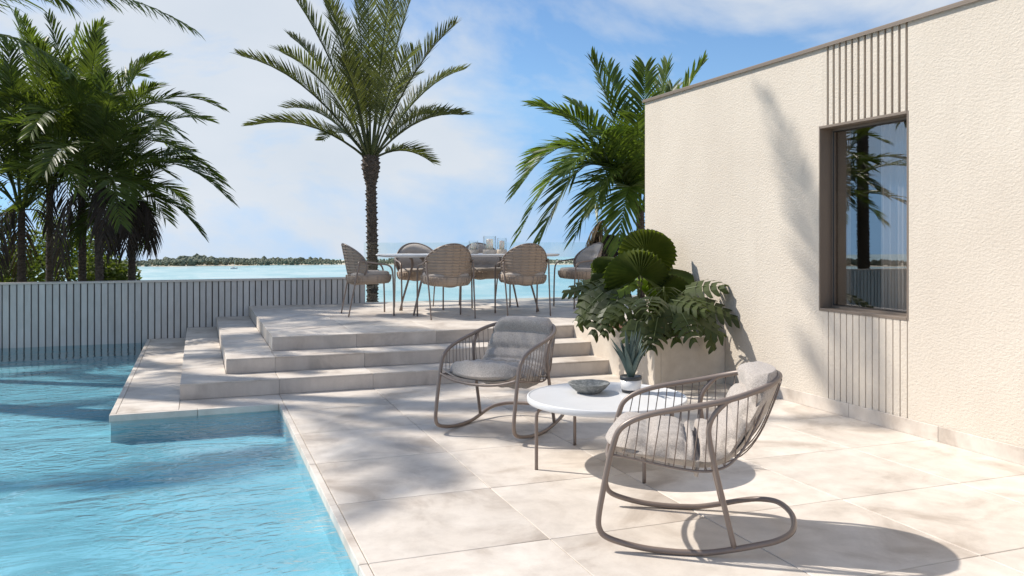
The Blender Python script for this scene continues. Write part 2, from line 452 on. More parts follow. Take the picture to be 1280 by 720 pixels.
# little boat anchored off the far shore
def boat(loc, rz):
    b = empty('sail_boat', loc, rz); tag(b, 'tiny white sailing boat anchored in front of the far green shore', 'boat')
    mbh = MB(); st = [(-2.6, .75, .8), (-1.2, 1.0, .75), (.6, .95, .8), (1.9, .55, .95), (2.9, .03, 1.1)]
    v = []
    for (x, w, h) in st: v += [(x, -w, h), (x, -w * .75, .0), (x, 0, -.3), (x, w * .75, .0), (x, w, h)]
    f = [(i * 5 + k, i * 5 + k + 1, (i + 1) * 5 + k + 1, (i + 1) * 5 + k) for i in range(4) for k in range(4)]
    f += [(i * 5, (i + 1) * 5, (i + 1) * 5 + 4, i * 5 + 4) for i in range(4)] + [(0, 1, 2, 3, 4)]
    mesh_obj('hull', v, f, 'glazed_white', b)
    m2 = MB(); m2.bbox(-1.2, .6, -.5, .5, .75, 1.3, .1); m2.build('cabin', 'glazed_white', b)
    m3 = MB(); m3.tube([(.7, 0, .8), (.7, 0, 6.2)], .07, 6); m3.build('mast', 'candle_wax', b)
    m4 = MB(); m4.tube([(.7, 0, 1.6), (-1.9, 0, 1.7)], .09, 6); m4.build('boom', 'candle_wax', b)
A_ = R(20.52) + math.atan((292 - 640) / 1050)
boat((.9 * D_SHORE * math.sin(A_), .9 * D_SHORE * math.cos(A_), SEA_Z), R(20))

# ------------------------------------------------------------------ terrace, pool, steps
G = .79; X0 = .64; Y0 = 3.35; GY = .795          # tile grid
XS = [X0 + G * i for i in range(5)] ; XW = 4.45   # house wall plane
POOL_L, POOL_N, POOL_FAR = -3.1, .9, 11.86
PX = .60                                           # pool edge
LX, LY = -.612, 6.83                               # landing corner
WATER_Z = -.047
rnd = random.Random(2)
def tile(parent, x0, x1, y0, y1, z1, th=.012, m='floor_tile', name='tile'):
    j = .0016; cx, cy = (x0 + x1) / 2, (y0 + y1) / 2; hx, hy = (x1 - x0) / 2 - j, (y1 - y0) / 2 - j
    mb = MB(); mb.bbox(-hx, hx, -hy, hy, -th, 0, .0025)
    o = mb.build(name, m, parent, loc=(cx, cy, z1 + rnd.uniform(-.0007, .0007)))
    return o
# terrace
terrace = tag(box_obj('terrace', PX + .04, XW + .3, -3.0, 7.27, -1.25, -.0125, 'mortar'), kind='structure')
ys = [Y0 + GY * k for k in range(-8, 5)] + [7.27]
for i in range(5):
    xa = XS[i]; xb = XS[i + 1] if i < 4 else XW
    for k in range(len(ys) - 1): tile(terrace, xa, xb, ys[k], ys[k + 1], 0)
ye = [y for y in ys if y > POOL_N]
cop = [POOL_N + .0] + [y for y in ye if y > POOL_N + .1 and y < LY - .1] + [LY]
for k in range(len(cop) - 1):
    tile(terrace, PX, X0, cop[k], cop[k + 1], .0, .055, 'floor_tile', 'coping_stone')
near = tag(box_obj('pool_end_terrace', -4.5, PX + .039, -3.0, POOL_N, -1.25, -.0125, 'mortar'), kind='structure')
xs2 = [X0 - G * k for k in range(0, 7)]
for k in range(6):
    for q in range(5): tile(near, xs2[k + 1], xs2[k], POOL_N - .78 * (q + 1), POOL_N - .78 * q, 0)
# landing beside the pool (same level as the terrace)
landing = tag(box_obj('pool_landing', LX + .04, X0 + .0, LY + .04, POOL_FAR, -1.25, -.0125, 'mortar'), kind='structure')
lys = [LY + .045] + [6.53 + GY * k for k in range(1, 7)] + [POOL_FAR]
tile(landing, LX + .045, -.133, lys[0], 7.27, 0); 
tile(landing, -.133, X0, lys[0], 7.27, 0)
for k in range(len(lys) - 1):
    if lys[k + 1] > 7.28: tile(landing, LX + .045, -.133, max(lys[k], 7.27), lys[k + 1], 0)
for k in range(len(lys) - 1): tile(landing, LX, LX + .045, lys[k], lys[k + 1], 0, .055, 'floor_tile', 'coping_stone')
tile(landing, LX, .0, LY, LY + .045, 0, .055, 'floor_tile', 'coping_stone')
tile(landing, .0, PX, LY, LY + .045, 0, .055, 'floor_tile', 'coping_stone')
tile(landing, PX, X0, LY, LY + .045, 0, .055, 'floor_tile', 'coping_stone')
# pool shell: floor and walls
pool = MB(); FZ = -.205
pool.box(POOL_L - .3, PX + .08, POOL_N - .3, POOL_FAR + .2, FZ - .2, FZ)
pool.box(POOL_L - .25, POOL_L, POOL_N - .2, POOL_FAR + .1, FZ - .1, -.03)
pool.box(POOL_L - .2, PX + .03, POOL_N - .2, POOL_N - .002, FZ - .1, -.02)
pool.box(PX + .012, PX + .036, POOL_N - .1, LY + .02, FZ - .1, -.056)
pool.box(LX + .012, PX + .036, LY + .012, LY + .036, FZ - .1, -.056)
pool.box(LX + .012, LX + .036, LY + .02, POOL_FAR + .05, FZ - .1, -.056)
tag(pool.build('pool_basin', 'pool_plaster'), kind='structure')
wv = []
for (x, y) in ((POOL_L, POOL_N), (PX + .012, POOL_N), (PX + .012, LY + .012), (LX + .012, LY + .012), (LX + .012, POOL_FAR + .03), (POOL_L, POOL_FAR + .03)): wv.append((x, y, WATER_Z))
tag(mesh_obj('pool_water', wv, [(0, 1, 2, 3, 4, 5)], 'pool_water'), kind='structure')
bank = tag(box_obj('pool_bank', -3.9, POOL_L - .002, -3, 12.0, -1.2, .0, 'wall_cap'), kind='structure')

# steps and raised deck
SX = [-.133, .231, .648]; SY = [7.27, 7.665, 8.08]; SR = .13
PLX = 3.72      # planter flank
DX1 = 9.0
steps = tag(empty('stone_steps', (1.8, 7.27, 0)), kind='structure')
def stepbox(x0, x1, y0, y1, z0, z1, m='mortar', name='core'):
    o = box_obj(name, x0, x1, y0, y1, z0, z1, m); o.parent = steps; o.matrix_parent_inverse = Matrix.Translation((-1.8, -7.27, 0)); return o
grid_x = [X0 + G * k for k in range(-2, 12)]
for s in range(3):
    x0, y0, z1 = SX[s], SY[s], SR * (s + 1); z0 = SR * s
    x1 = PLX + .05 if s < 2 else DX1
    ycore = POOL_FAR if s < 2 else 12.0
    stepbox(x0 + .011, x1, y0 + .011, ycore, z0 - (.0 if s else .02), z1 - .0125)
    # risers: front and left side
    fx = [x0] + [g for g in grid_x if x0 + .05 < g < PLX - .05] + [PLX + .03]
    for a, b in zip(fx[:-1], fx[1:]):
        mb = MB(); mb.box(a + .0012, b - .0012, y0 + .001, y0 + .011, z0 + .001, z1 - .0135)
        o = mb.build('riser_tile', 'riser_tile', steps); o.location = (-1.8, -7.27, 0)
    sy = [y0] + [6.53 + GY * k for k in range(1, 7) if 6.53 + GY * k > y0 + .05] + [ycore]
    for a, b in zip(sy[:-1], sy[1:]):
        mb = MB(); mb.box(x0 + .001, x0 + .011, a + .0012 + (.010 if a == y0 else 0), b - .0012, z0 + .001, z1 - .0135)
        o = mb.build('riser_tile', 'floor_tile', steps); o.location = (-1.8, -7.27, 0)
    # treads
    def tread(a, b, c, d):
        o = tile(steps, a, b, c, d, z1, name='tread_tile'); o.location.x -= 1.8; o.location.y -= 7.27
    if s < 2:
        nx_, ny_ = SX[s + 1] + .0, SY[s + 1]
        fx = [x0] + [g for g in grid_x if x0 + .3 < g < PLX - .05] + [PLX + .03]
        for a, b in zip(fx[:-1], fx[1:]): tread(a, b, y0, ny_)
        sy2 = [ny_] + [q for q in sy[1:-1] if q > ny_ + .2] + [ycore]
        for a, b in zip(sy2[:-1], sy2[1:]): tread(x0, nx_, a, b)
    else:
        fx = [x0] + [g for g in grid_x if x0 + .05 < g < DX1 - .1] + [DX1]
        for a, b in zip(fx[:-1], fx[1:]):
            for c, d in zip(sy[:-1], sy[1:]): tread(a, b, c, d)

# ------------------------------------------------------------------ fluted pool wall (behind the pool)
FX0, FX1, FY, FTOP = -3.3, 2.225, 11.865, .756
fw = empty('fluted_wall', (FX0, FY, 0)); tag(fw, 'low grey fluted garden wall rising from the water at the back of the pool', 'wall')
o = box_obj('backing', 0, FX1 - FX0, .022, .16, -1.2, FTOP - .022, 'groove_backing', fw)
o = MB(); o.bbox(-.01, FX1 - FX0, -.012, .18, FTOP - .022, FTOP, .004); o.build('cap', 'wall_cap', fw)
pit = .0785; nsl = int((FX1 - FX0) / pit)
mb = MB(); mb.bbox(.006, pit - .008, 0, .024, -1.0, FTOP - .0235, .004)
proto = mb.build('slat', 'slat_render', fw)
for i in range(1, nsl):
    c = proto.copy(); link(c, fw); c.location = (FX1 - FX0 - i * pit + rnd.uniform(-.0015, .0015), rnd.uniform(-.0015, .001), 0)
proto.location = (FX1 - FX0 - nsl * pit, 0, 0)

# ------------------------------------------------------------------ glass balustrade
def glass_panel(x0, x1, lab):
    g = empty('glass_panel', ((x0 + x1) / 2, 12.06, .39)); hw = (x1 - x0) / 2
    tag(g, lab, 'glass panel', 'glass balustrade along the deck edge')
    mb = MB(); mb.box(-hw, hw, -.006, .006, -.15, .855); mb.build('pane', 'clear_glass', g)
    mb = MB(); mb.bbox(-hw, hw, -.03, .03, -.16, -.03, .004); mb.build('base_channel', 'taupe_metal', g)
glass_panel(2.24, 6.03, 'frameless clear glass balustrade panel behind the dining table')
glass_panel(6.04, 8.9, 'frameless clear glass balustrade panel mostly hidden behind the planter foliage')

# ------------------------------------------------------------------ house
HZ = 2.755; HY1 = 7.86; HY0 = -3.0
house = empty('house', (XW, 2.4, 0)); tag(house, 'cream stucco house wall with fluted strips above and below one window', 'house')
WY0, WY1, WZ0, WZ1 = 4.335, 5.185, .765, 2.147
GY0, GY1 = 4.335, 5.150
T = .30
def H(name, x0, x1, y0, y1, z0, z1, m, parent=house, bevel=None):
    mb = MB()
    if bevel: mb.bbox(x0 - XW, x1 - XW, y0 - 2.4, y1 - 2.4, z0, z1, bevel)
    else: mb.box(x0 - XW, x1 - XW, y0 - 2.4, y1 - 2.4, z0, z1)
    return mb.build(name, m, parent)
mb = MB()
def wb(x0, x1, y0, y1, z0, z1): mb.box(x0 - XW, x1 - XW, y0 - 2.4, y1 - 2.4, z0, z1)
wb(XW, XW + T, WY1, HY1, -.3, HZ); wb(XW, XW + T, HY0, WY0, -.3, HZ)
wb(XW + .02, XW + T, WY0, WY1, WZ1, HZ - .002); wb(XW + .02, XW + T, WY0, WY1, -.3, WZ0)
wb(XW, XW + .02, GY1, WY1, WZ1, HZ - .001); wb(XW, XW + .02, GY1, WY1, -.2, WZ0)
wb(XW + T, 9.0, HY1 - .3, HY1, -.3, HZ); wb(9.0, 9.3, HY0, HY1, -.3, HZ); wb(XW + T, 9.0, HY0, HY0 + .3, -.3, HZ)
wall = mb.build('wall', 'stucco', house)
H('roof_slab', XW + T - .01, 9.02, HY0 + .28, HY1 - .28, HZ - .35, HZ - .06, 'stucco')
H('roof_coping', XW - .022, XW + T + .05, HY0 - .02, HY1 + .02, HZ + .001, HZ + .020, 'bronze_metal', bevel=.004)
H('coping_apron', XW - .022, XW - .016, HY0 - .02, HY1 + .02, HZ - .010, HZ + .0005, 'bronze_metal')
# strips above (wide brown channels) and below (narrow grooves)
np_ = 13; pitch = (GY1 - GY0) / np_
H('strip_backing', XW + .016, XW + .0205, GY0, GY1 - .001, WZ1 + .02, HZ - .002, 'brown_backing')
H('strip_backing', XW + .012, XW + .0205, GY0, GY1 - .001, -.1, WZ0 - .02, 'brown_backing')
def strip(w0, w1, x1, z0, z1):
    mb = MB(); mb.bbox(0, x1, w0, w1, 0, z1 - z0, .0015); return mb
a = strip(.0, pitch - .021, .0165, WZ1 + .0, HZ - .003).build('wall_strip', 'stucco', house)
b = strip(.0, pitch - .0075, .0125, .0, WZ0 - .0).build('wall_strip', 'stucco', house)
for i in range(np_):
    y = GY0 + .021 + i * pitch - 2.4
    if i == 0: a.location = (0, y, WZ1)
    else: c = a.copy(); link(c, house); c.location = (0, y, WZ1)
    y = GY0 + .0075 + i * pitch - 2.4
    if i == 0: b.location = (0, y, 0)
    else: c = b.copy(); link(c, house); c.location = (0, y, 0)
# skirting tiles
sk = [HY0] + [4.078 + G * k for k in range(-8, 3)] + [6.41]
for p, q in zip(sk[:-1], sk[1:]):
    mb = MB(); mb.bbox(-.013, .0, -(q - p) / 2 + .001, (q - p) / 2 - .001, 0.0, .098, .002)
    mb.build('skirting_tile', 'floor_tile', house, loc=(-.0005, (p + q) / 2 - 2.4, .0015))
# window: bronze box lining the recess, sash, pane, room behind
win = empty('window'); win.parent = house; win.location = (0, 0, 0)
RD = .16
mb = MB(); e = .007
def fb(x0, x1, y0, y1, z0, z1): mb.bbox(x0 - XW, x1 - XW, y0 - 2.4, y1 - 2.4, z0, z1, .0015)
fb(XW - .004, XW + RD, WY0 - .006, WY0 + e, WZ0 - .012, WZ1 + .012); fb(XW - .004, XW + RD, WY1 - e, WY1 + .006, WZ0 - .012, WZ1 + .012)
fb(XW - .004, XW + RD, WY0 + e + .0005, WY1 - e - .0005, WZ1 - e, WZ1 + .0115)
mb.build('frame', 'bronze_metal', win)
mb = MB(); fb(XW - .005, XW + RD, WY0 + e + .0005, WY1 - e - .0005, WZ0 - .0125, WZ0 + e); mb.build('sill', 'bronze_metal', win)
mb = MB(); s2 = .024
fb(XW + .105, XW + .145, WY0 + e + .001, WY0 + e + s2, WZ0 + e + .001, WZ1 - e - .001); fb(XW + .105, XW + .145, WY1 - e - s2, WY1 - e - .001, WZ0 + e + .001, WZ1 - e - .001)
fb(XW + .1055, XW + .1445, WY0 + e + s2 + .0005, WY1 - e - s2 - .0005, WZ0 + e + .001, WZ0 + e + s2); fb(XW + .1055, XW + .1445, WY0 + e + s2 + .0005, WY1 - e - s2 - .0005, WZ1 - e - s2, WZ1 - e - .001)
mb.build('sash', 'bronze_metal', win)
mb = MB(); g0 = e + s2
mb.tube([(.104, WY0 + g0 - 2.4, WZ0 + g0), (.104, WY1 - g0 - 2.4, WZ0 + g0), (.104, WY1 - g0 - 2.4, WZ1 - g0), (.104, WY0 + g0 - 2.4, WZ1 - g0)], .007, 4, closed=True)
mb.build('gasket', 'dark_gasket', win)
H('pane', XW + .122, XW + .128, WY0 + g0 - .01, WY1 - g0 + .01, WZ0 + g0 - .01, WZ1 - g0 + .01, 'window_glass', win)
mb = MB(); v = []; f = []; K = 140
for i in range(K + 1):
    y = 3.9 + 1.05 * i / K; x = .36 + .022 * math.sin(i * .55) + .012 * math.sin(i * 1.31 + 1)
    v += [(x, y - 2.4, .05), (x, y - 2.4, 2.4)]
for i in range(K): f.append((2 * i, 2 * i + 2, 2 * i + 3, 2 * i + 1))
mesh_obj('curtain', v, f, 'sheer_curtain', house, True)
H('room_wall', 6.6, 6.7, 2.4, 7.2, 0, 2.5, 'dark_interior'); H('room_wall', XW + T + .01, 6.6, 7.1, 7.2, 0, 2.5, 'dark_interior'); H('room_wall', XW + T + .01, 6.6, 2.4, 2.5, 0, 2.5, 'dark_interior')
H('room_floor', XW + T + .01, 6.6, 2.5, 7.1, -.05, .0, 'dark_interior'); H('room_ceiling', XW + T + .01, 6.6, 2.5, 7.1, 2.36, 2.39, 'dark_interior')

# ------------------------------------------------------------------ planter
PY0, PY1, PZ = 6.41, 8.075, .43
pl = empty('planter', (4.0, 7.2, 0)); tag(pl, 'built-in cream rendered planter box between the steps and the house wall', 'planter')
mb = MB()
def pb(x0, x1, y0, y1, z0, z1): mb.bbox(x0 - 4, x1 - 4, y0 - 7.2, y1 - 7.2, z0, z1, .006)
pb(PLX, PLX + .07, PY0, PY1, -.02, PZ); pb(PLX + .0705, XW - .001, PY0, PY0 + .07, -.02, PZ - .0005); pb(PLX + .0705, XW - .001, PY1 - .07, PY1, -.02, PZ - .0005)
mb.build('wall', 'planter_render', pl)
v = []; f = []; K = 14
for i in range(K + 1):
    for j in range(K + 1):
        v.append((PLX + .07 + (XW - .072 - PLX) * i / K - 4, PY0 + .07 + (PY1 - PY0 - .14) * j / K - 7.2, PZ - .03 + rnd.uniform(-.015, .02)))
for i in range(K):
    for j in range(K): f.append((i * (K + 1) + j, (i + 1) * (K + 1) + j, (i + 1) * (K + 1) + j + 1, i * (K + 1) + j + 1))
mesh_obj('soil', v, f, 'soil', pl)

# ------------------------------------------------------------------ furniture
def rocker(name, loc, rz, label, tilt=0.0):
    t = empty(name, loc, rz); tag(t, label, 'rocking chair', 'taupe rocking chairs on the terrace')
    t.rotation_euler = (0, tilt, rz)
    W = .300
    def side(s): return [
        (-.43, s * .19, .088), (-.36, s * .275, .074), (-.278, s * .297, .058), (-.184, s * W, .036), (-.08, s * W, .0165), (.0, s * W, .0125), (.07, s * W, .0125), (.17, s * W, .019), (.265, s * W, .036),
        (.335, s * W, .058), (.362, s * W, .088), (.3665, s * W, .14), (.347, s * W, .256), (.324, s * W, .374), (.304, s * W, .452), (.279, s * .302, .508), (.225, s * .304, .548),
        (.144, s * .306, .578), (.044, s * .308, .600), (-.08, s * .306, .624), (-.18, s * .295, .648), (-.262, s * .262, .671), (-.335, s * .205, .691), (-.385, s * .11, .703)]
    loop = [(-.458, 0, .094)] + side(1) + [(-.402, 0, .707)] + list(reversed(side(-1)))
    path = smooth_path(loop, 4, True)
    mb = MB(); mb.tube(path, .0125, 10, closed=True); mb.build('frame_loop', 'taupe_metal', t, True)
    for s in (1, -1):
        mb = MB(); mb.tube(smooth_path([(-.184, s * W, .038), (-.143, s * .298, .214), (-.107, s * .296, .365), (-.085, s * .294, .478), (-.084, s * .294, .528), (-.102, s * .297, .577), (-.150, s * .299, .632), (-.168, s * .297, .642)], 4), .0115, 8)
        mb.build('rear_leg', 'taupe_metal', t, True)
    # front bar and side rim rods
    mb = MB(); mb.tube(smooth_path([(.318, W, .402), (.333, .2, .372), (.340, .09, .357), (.342, 0, .354), (.340, -.09, .357), (.333, -.2, .372), (.318, -W, .402)], 4), .0095, 8)
    mb.build('front_bar', 'taupe_metal', t, True)
    rim_pts = [(.316, .295, .40), (.234, .285, .386), (.144, .280, .367), (.043, .278, .350), (-.045, .276, .341), (-.108, .273, .347), (-.17, .266, .374), (-.231, .252, .444), (-.285, .228, .545), (-.325, .200, .640), (-.343, .192, .690)]
    rim = {s: smooth_path([(a, s * b, c) for a, b, c in rim_pts], 6) for s in (1, -1)}
    for s in (1, -1):
        mb = MB(); mb.tube(rim[s], .0055, 6); mb.build('rim_rod', 'taupe_metal', t, True)
    # arm line of the loop for hanging the wires
    arm = {s: smooth_path(side(s)[14:], 8) for s in (1, -1)}
    def at_u(path, u): return min(path, key=lambda p: abs(p.x - u))
    for s in (1, -1):
        for k in range(15):
            ua = .272 - k * .0395; ur = ua + .03 - k * .0012
            a = at_u(arm[s], ua); b = at_u([p for p in rim[s] if True][:50], ur)
            mb = MB(); mb.tube([a, (a + b) / 2 + Vector((0, s * .004, 0)), b, b + Vector((.004, -s * .014, -.006))], .0026, 5); mb.build('side_wire', 'taupe_metal', t, True)
    for k in range(7):      # back wires, loop top down to the seat
        w = -.17 + .34 * k / 6
        q = 1 - (w / .30) ** 2
        mb = MB(); mb.tube(smooth_path([(-.345 - .062 * q, w, .696 + .01 * q), (-.33 - .045 * q, w, .62), (-.26 - .06 * q, w, .48), (-.19 - .05 * q, w, .385), (-.10, w, .334)], 4), .0026, 5); mb.build('back_wire', 'taupe_metal', t, True)
    for k in range(10):     # slats of wire under the seat
        i = int(2 + k * 3.6); p = rim[1][i]
        mb = MB(); mb.tube(smooth_path([(p.x, p.y, p.z), (p.x, p.y * .6, p.z - .012), (p.x, 0, p.z - .018), (p.x, -p.y * .6, p.z - .012), (p.x, -p.y, p.z)], 3), .0026, 5); mb.build('seat_wire', 'taupe_metal', t, True)
    # woven sling under the cushion, hung between the rim rods
    v = []; f = []; M = 14
    for q in rim[1]:
        for j in range(M + 1):
            t_ = -1 + 2 * j / M; bk = min(1, max(0, (q.z - .36) / .2)) if q.x < -.1 else 0
            v.append(Vector((q.x - .055 * bk * (1 - t_ * t_) + .02 * bk * t_ ** 6, q.y * .965 * t_, q.z - .010 + .046 * abs(t_) ** 5 * (1 - bk) - .012 * (1 - t_ * t_) * (1 - bk))))
    for i in range(len(rim[1]) - 1):
        for j in range(M): a = i * (M + 1) + j; f.append((a, a + 1, a + M + 2, a + M + 1))
    mesh_obj('seat_sling', v, f, 'sling_fabric', t, True)
    # cushion: one long channelled pad, seat then back
    cl = smooth_path([(.335, 0, .408), (.29, 0, .398), (.18, 0, .388), (.05, 0, .376), (-.06, 0, .370), (-.135, 0, .380), (-.205, 0, .415), (-.265, 0, .495), (-.320, 0, .585), (-.362, 0, .670), (-.385, 0, .738)], 8)
    L = [0]
    for a, b in zip(cl[:-1], cl[1:]): L.append(L[-1] + (b - a).length)
    tot = L[-1]; n = len(cl); M = 28
    seams = [0, .18, .36, .545, .70, .85, 1.0]
    def pad(i, t_, top):
        s = L[i] / tot
        tan = (cl[min(i + 1, n - 1)] - cl[max(i - 1, 0)]).normalized(); nr = Vector((-tan.z, 0, tan.x)) * -1
        if nr.z < 0 and s < .4: nr = -nr
        if s >= .4 and nr.x < 0: nr = -nr
        k = max(j for j in range(len(seams) - 1) if seams[j] <= s + 1e-6); q = (s - seams[k]) / (seams[k + 1] - seams[k])
        puff = (max(0, 1 - abs(2 * q - 1) ** 2.6)) ** .5
        if .44 < s < .64: puff = max(puff, .72 * (1 - abs(s - .54) / .10))
        endf = math.sqrt(max(0, 1 - (1 - min(1, s / .085)) ** 2)) * math.sqrt(max(0, 1 - (1 - min(1, (1 - s) / .10)) ** 2))
        lat = max(0, 1 - abs(t_) ** 3.6) ** .5
        hw = (.278 if s < .45 else .278 - .022 * min(1, (s - .45) / .4)); 
        if s > .80: hw *= 1 - ((s - .80) / .20) ** 2.6 * .30
        if s < .12: hw *= 1 - ((.12 - s) / .12) ** 2.2 * .32
        y = hw * t_
        wrap = t_ * t_
        p = cl[i].copy(); p.y = y
        bk = min(1, max(0, (s - .40) / .25))
        p.x += .050 * wrap * bk; p.z += .014 * wrap * (1 - bk)
        if s < .12: p.x += (.018 * (1 - wrap) - .03 * wrap) * (1 - s / .12)
        roll = 1 + .45 * max(0, (s - .85) / .15) * (1 if s < .985 else .6)
        if top: th = (.050 + .046 * puff) * lat * endf * roll
        else: th = -(.012 + .010 * puff) * lat * endf
        wr = .004 * math.sin(9 * y * 7 + s * 40) * puff if top else 0
        return p + nr * (th + wr)
    v = []; f = []
    for i in range(n):
        for j in range(M + 1): v.append(pad(i, -1 + 2 * j / M, True))
    for i in range(n):
        for j in range(M + 1): v.append(pad(i, -1 + 2 * j / M, False))
    off = n * (M + 1)
    for i in range(n - 1):
        for j in range(M):
            a = i * (M + 1) + j
            f.append((a, a + 1, a + M + 2, a + M + 1)); f.append((off + a, off + a + M + 1, off + a + M + 2, off + a + 1))
        a = i * (M + 1); f.append((a, a + M + 1, off + a + M + 1, off + a)); a += M; f.append((a, off + a, off + a + M + 1, a + M + 1))
    for j in range(M):
        f.append((j, off + j, off + j + 1, j + 1)); a = (n - 1) * (M + 1) + j; f.append((a, a + 1, off + a + 1, off + a))
    mesh_obj('cushion', v, f, 'grey_fabric', t, True)
    return t
rocker('rocking_chair', (2.035, 3.236, 0), R(150.24), 'rocking chair in the foreground, seen from the side, nearest to the camera')
rocker('rocking_chair', (1.953, 5.395, 0), R(-140.9), 'rocking chair in front of the steps, its seat turned towards the pool')

# coffee table
ct = empty('coffee_table', (2.227, 4.382, 0), 0); tag(ct, 'low round white coffee table between the two rocking chairs', 'table')
mb = MB(); r = .462
mb.lathe([(.0, .352), (r - .012, .352), (r - .003, .355), (r, .36), (r, .386), (r - .003, .390), (r - .010, .391), (r - .012, .388), (r - .016, .3865), (.0, .3865)], 96)
mb.build('table_top', 'white_lacquer', ct, True)
for (dx, dy) in ((-1, 0), (0, 1), (0, -1), (1, 0)):
    q = .440
    mb = MB(); mb.tube(smooth_path([(dx * q, dy * q, 0), (dx * q, dy * q, .15), (dx * q, dy * q, .28), (dx * q * .985, dy * q * .985, .322), (dx * q * .93, dy * q * .93, .341), (dx * q * .8, dy * q * .8, .344), (dx * q * .55, dy * q * .55, .344)], 4), .0105, 8)
    mb.build('leg', 'taupe_metal', ct, True)

# stone bowl
def bowl(loc):
    rb = random.Random(8)
    v = []; f = []; n = 40
    prof = [(.0, .0), (.062, .0), (.072, .006), (.100, .030), (.121, .054), (.1255, .058), (.119, .0595), (.104, .053), (.075, .028), (.042, .014), (.0, .010)]
    for (r, z) in prof:
        for k in range(n):
            a = 2 * math.pi * k / n; w = 1 + .03 * math.sin(3 * a + 1) + .02 * math.sin(7 * a) * (r > .09)
            v.append((r * w * math.cos(a) + rb.uniform(-1, 1) * .0008, r * w * math.sin(a), z + rb.uniform(-1, 1) * .0012 * (z > .02)))
    for i in range(len(prof) - 1):
        for k in range(n): f.append((i * n + k, i * n + (k + 1) % n, (i + 1) * n + (k + 1) % n, (i + 1) * n + k))
    o = mesh_obj('stone_bowl', v, f, 'rough_stone', None, True, loc)
    tag(o, 'rough grey stone bowl on the coffee table', 'bowl')
bowl((2.178, 4.513, .3868))

# aloe in a pot
al = empty('aloe_plant', (2.415, 4.435, .3868)); tag(al, 'spiky blue-green aloe in a white pot on the coffee table', 'potted plant')
mb = MB(); mb.lathe([(.0, 0), (.050, 0), (.053, .004), (.056, .018)], 36); mb.build('pot_foot', 'glazed_dark', al, True)
mb = MB(); mb.lathe([(.0555, .0182), (.060, .024), (.0635, .076)], 36); mb.build('pot', 'glazed_white', al, True)
mb = MB(); mb.lathe([(.0637, .0762), (.0655, .079), (.0655, .097), (.062, .099), (.058, .092), (.0, .090)], 36); mb.build('pot_rim', 'glazed_dark', al, True)
ra = random.Random(4)
def aloe_leaf(az, lean, ln, w):
    v = []; f = []; n = 9
    d = Vector((math.cos(az), math.sin(az), 0)); sd = Vector((-d.y, d.x, 0))
    for i in range(n + 1):
        s = i / n
        r = .010 + ln * lean * (s * .45 + .55 * s * s) - ln * .12 * max(0, s - .75); z = .085 + ln * s * (1 - .22 * lean * s)
        wd = w * (math.sin(min(1, s * 1.6 + .42) * math.pi / 2)) * (1 - s ** 2.2) + .0006; th = wd * .34
        c = d * r + Vector((0, 0, z)); out = (d * 1.0 - Vector((0, 0, lean * .8))).normalized()
        v += [c + sd * wd - out * th * .5, c + sd * wd * .55 + out * th, c - sd * wd * .55 + out * th, c - sd * wd - out * th * .5, c - out * th * .05]
    for i in range(n):
        for k in range(5): f.append((i * 5 + k, i * 5 + (k + 1) % 5, (i + 1) * 5 + (k + 1) % 5, (i + 1) * 5 + k))
    mesh_obj('leaf', v, f, 'aloe_leaf', al, True)
for k in range(26):
    ring = 0 if k < 7 else (1 if k < 16 else 2)
    aloe_leaf(k * 2.4 + ra.uniform(-.2, .2), (.09, .27, .54)[ring] * ra.uniform(.8, 1.2), (.27, .285, .25)[ring] * ra.uniform(.8, 1.15), (.018, .0215, .022)[ring])

# dining table
DZ = .39
dt = empty('dining_table', (3.2, 10.1, DZ)); tag(dt, 'long thin topped dining table on the raised deck', 'table')
v = []; f = []; n = 72
for (k, z) in ((.955, .690), (.985, .694), (1.0, .710), (1.0, .716), (.994, .720)):
    for i in range(n):
        a = 2 * math.pi * i / n; c, s = math.cos(a), math.sin(a)
        v.append((1.14 * k * math.copysign(abs(c) ** .42, c), .49 * k * math.copysign(abs(s) ** .42, s), z))
for k in range(4):
    for i in range(n): f.append((k * n + i, k * n + (i + 1) % n, (k + 1) * n + (i + 1) % n, (k + 1) * n + i))
f += [tuple(reversed(range(n))), tuple(range(4 * n, 5 * n))]
mesh_obj('table_top', v, f, 'white_lacquer', dt)
for sx in (-1, 1):
    for sy in (-1, 1):
        mb = MB(); mb.tube(smooth_path([(sx * .80, sy * .36, 0), (sx * .745, sy * .34, .22), (sx * .68, sy * .315, .46), (sx * .655, sy * .30, .57), (sx * .66, sy * .295, .64), (sx * .69, sy * .29, .684)], 4), [.012] * 4 + [.0135] * 4 + [.015] * 4 + [.017] * 4 + [.018] * 4 + [.018], 8); mb.build('leg', 'taupe_metal', dt, True)
    mb = MB(); mb.bbox(sx * .69 - .03, sx * .69 + .03, -.34, .34, .672, .6895, .004); mb.build('cross_bar', 'taupe_metal', dt)

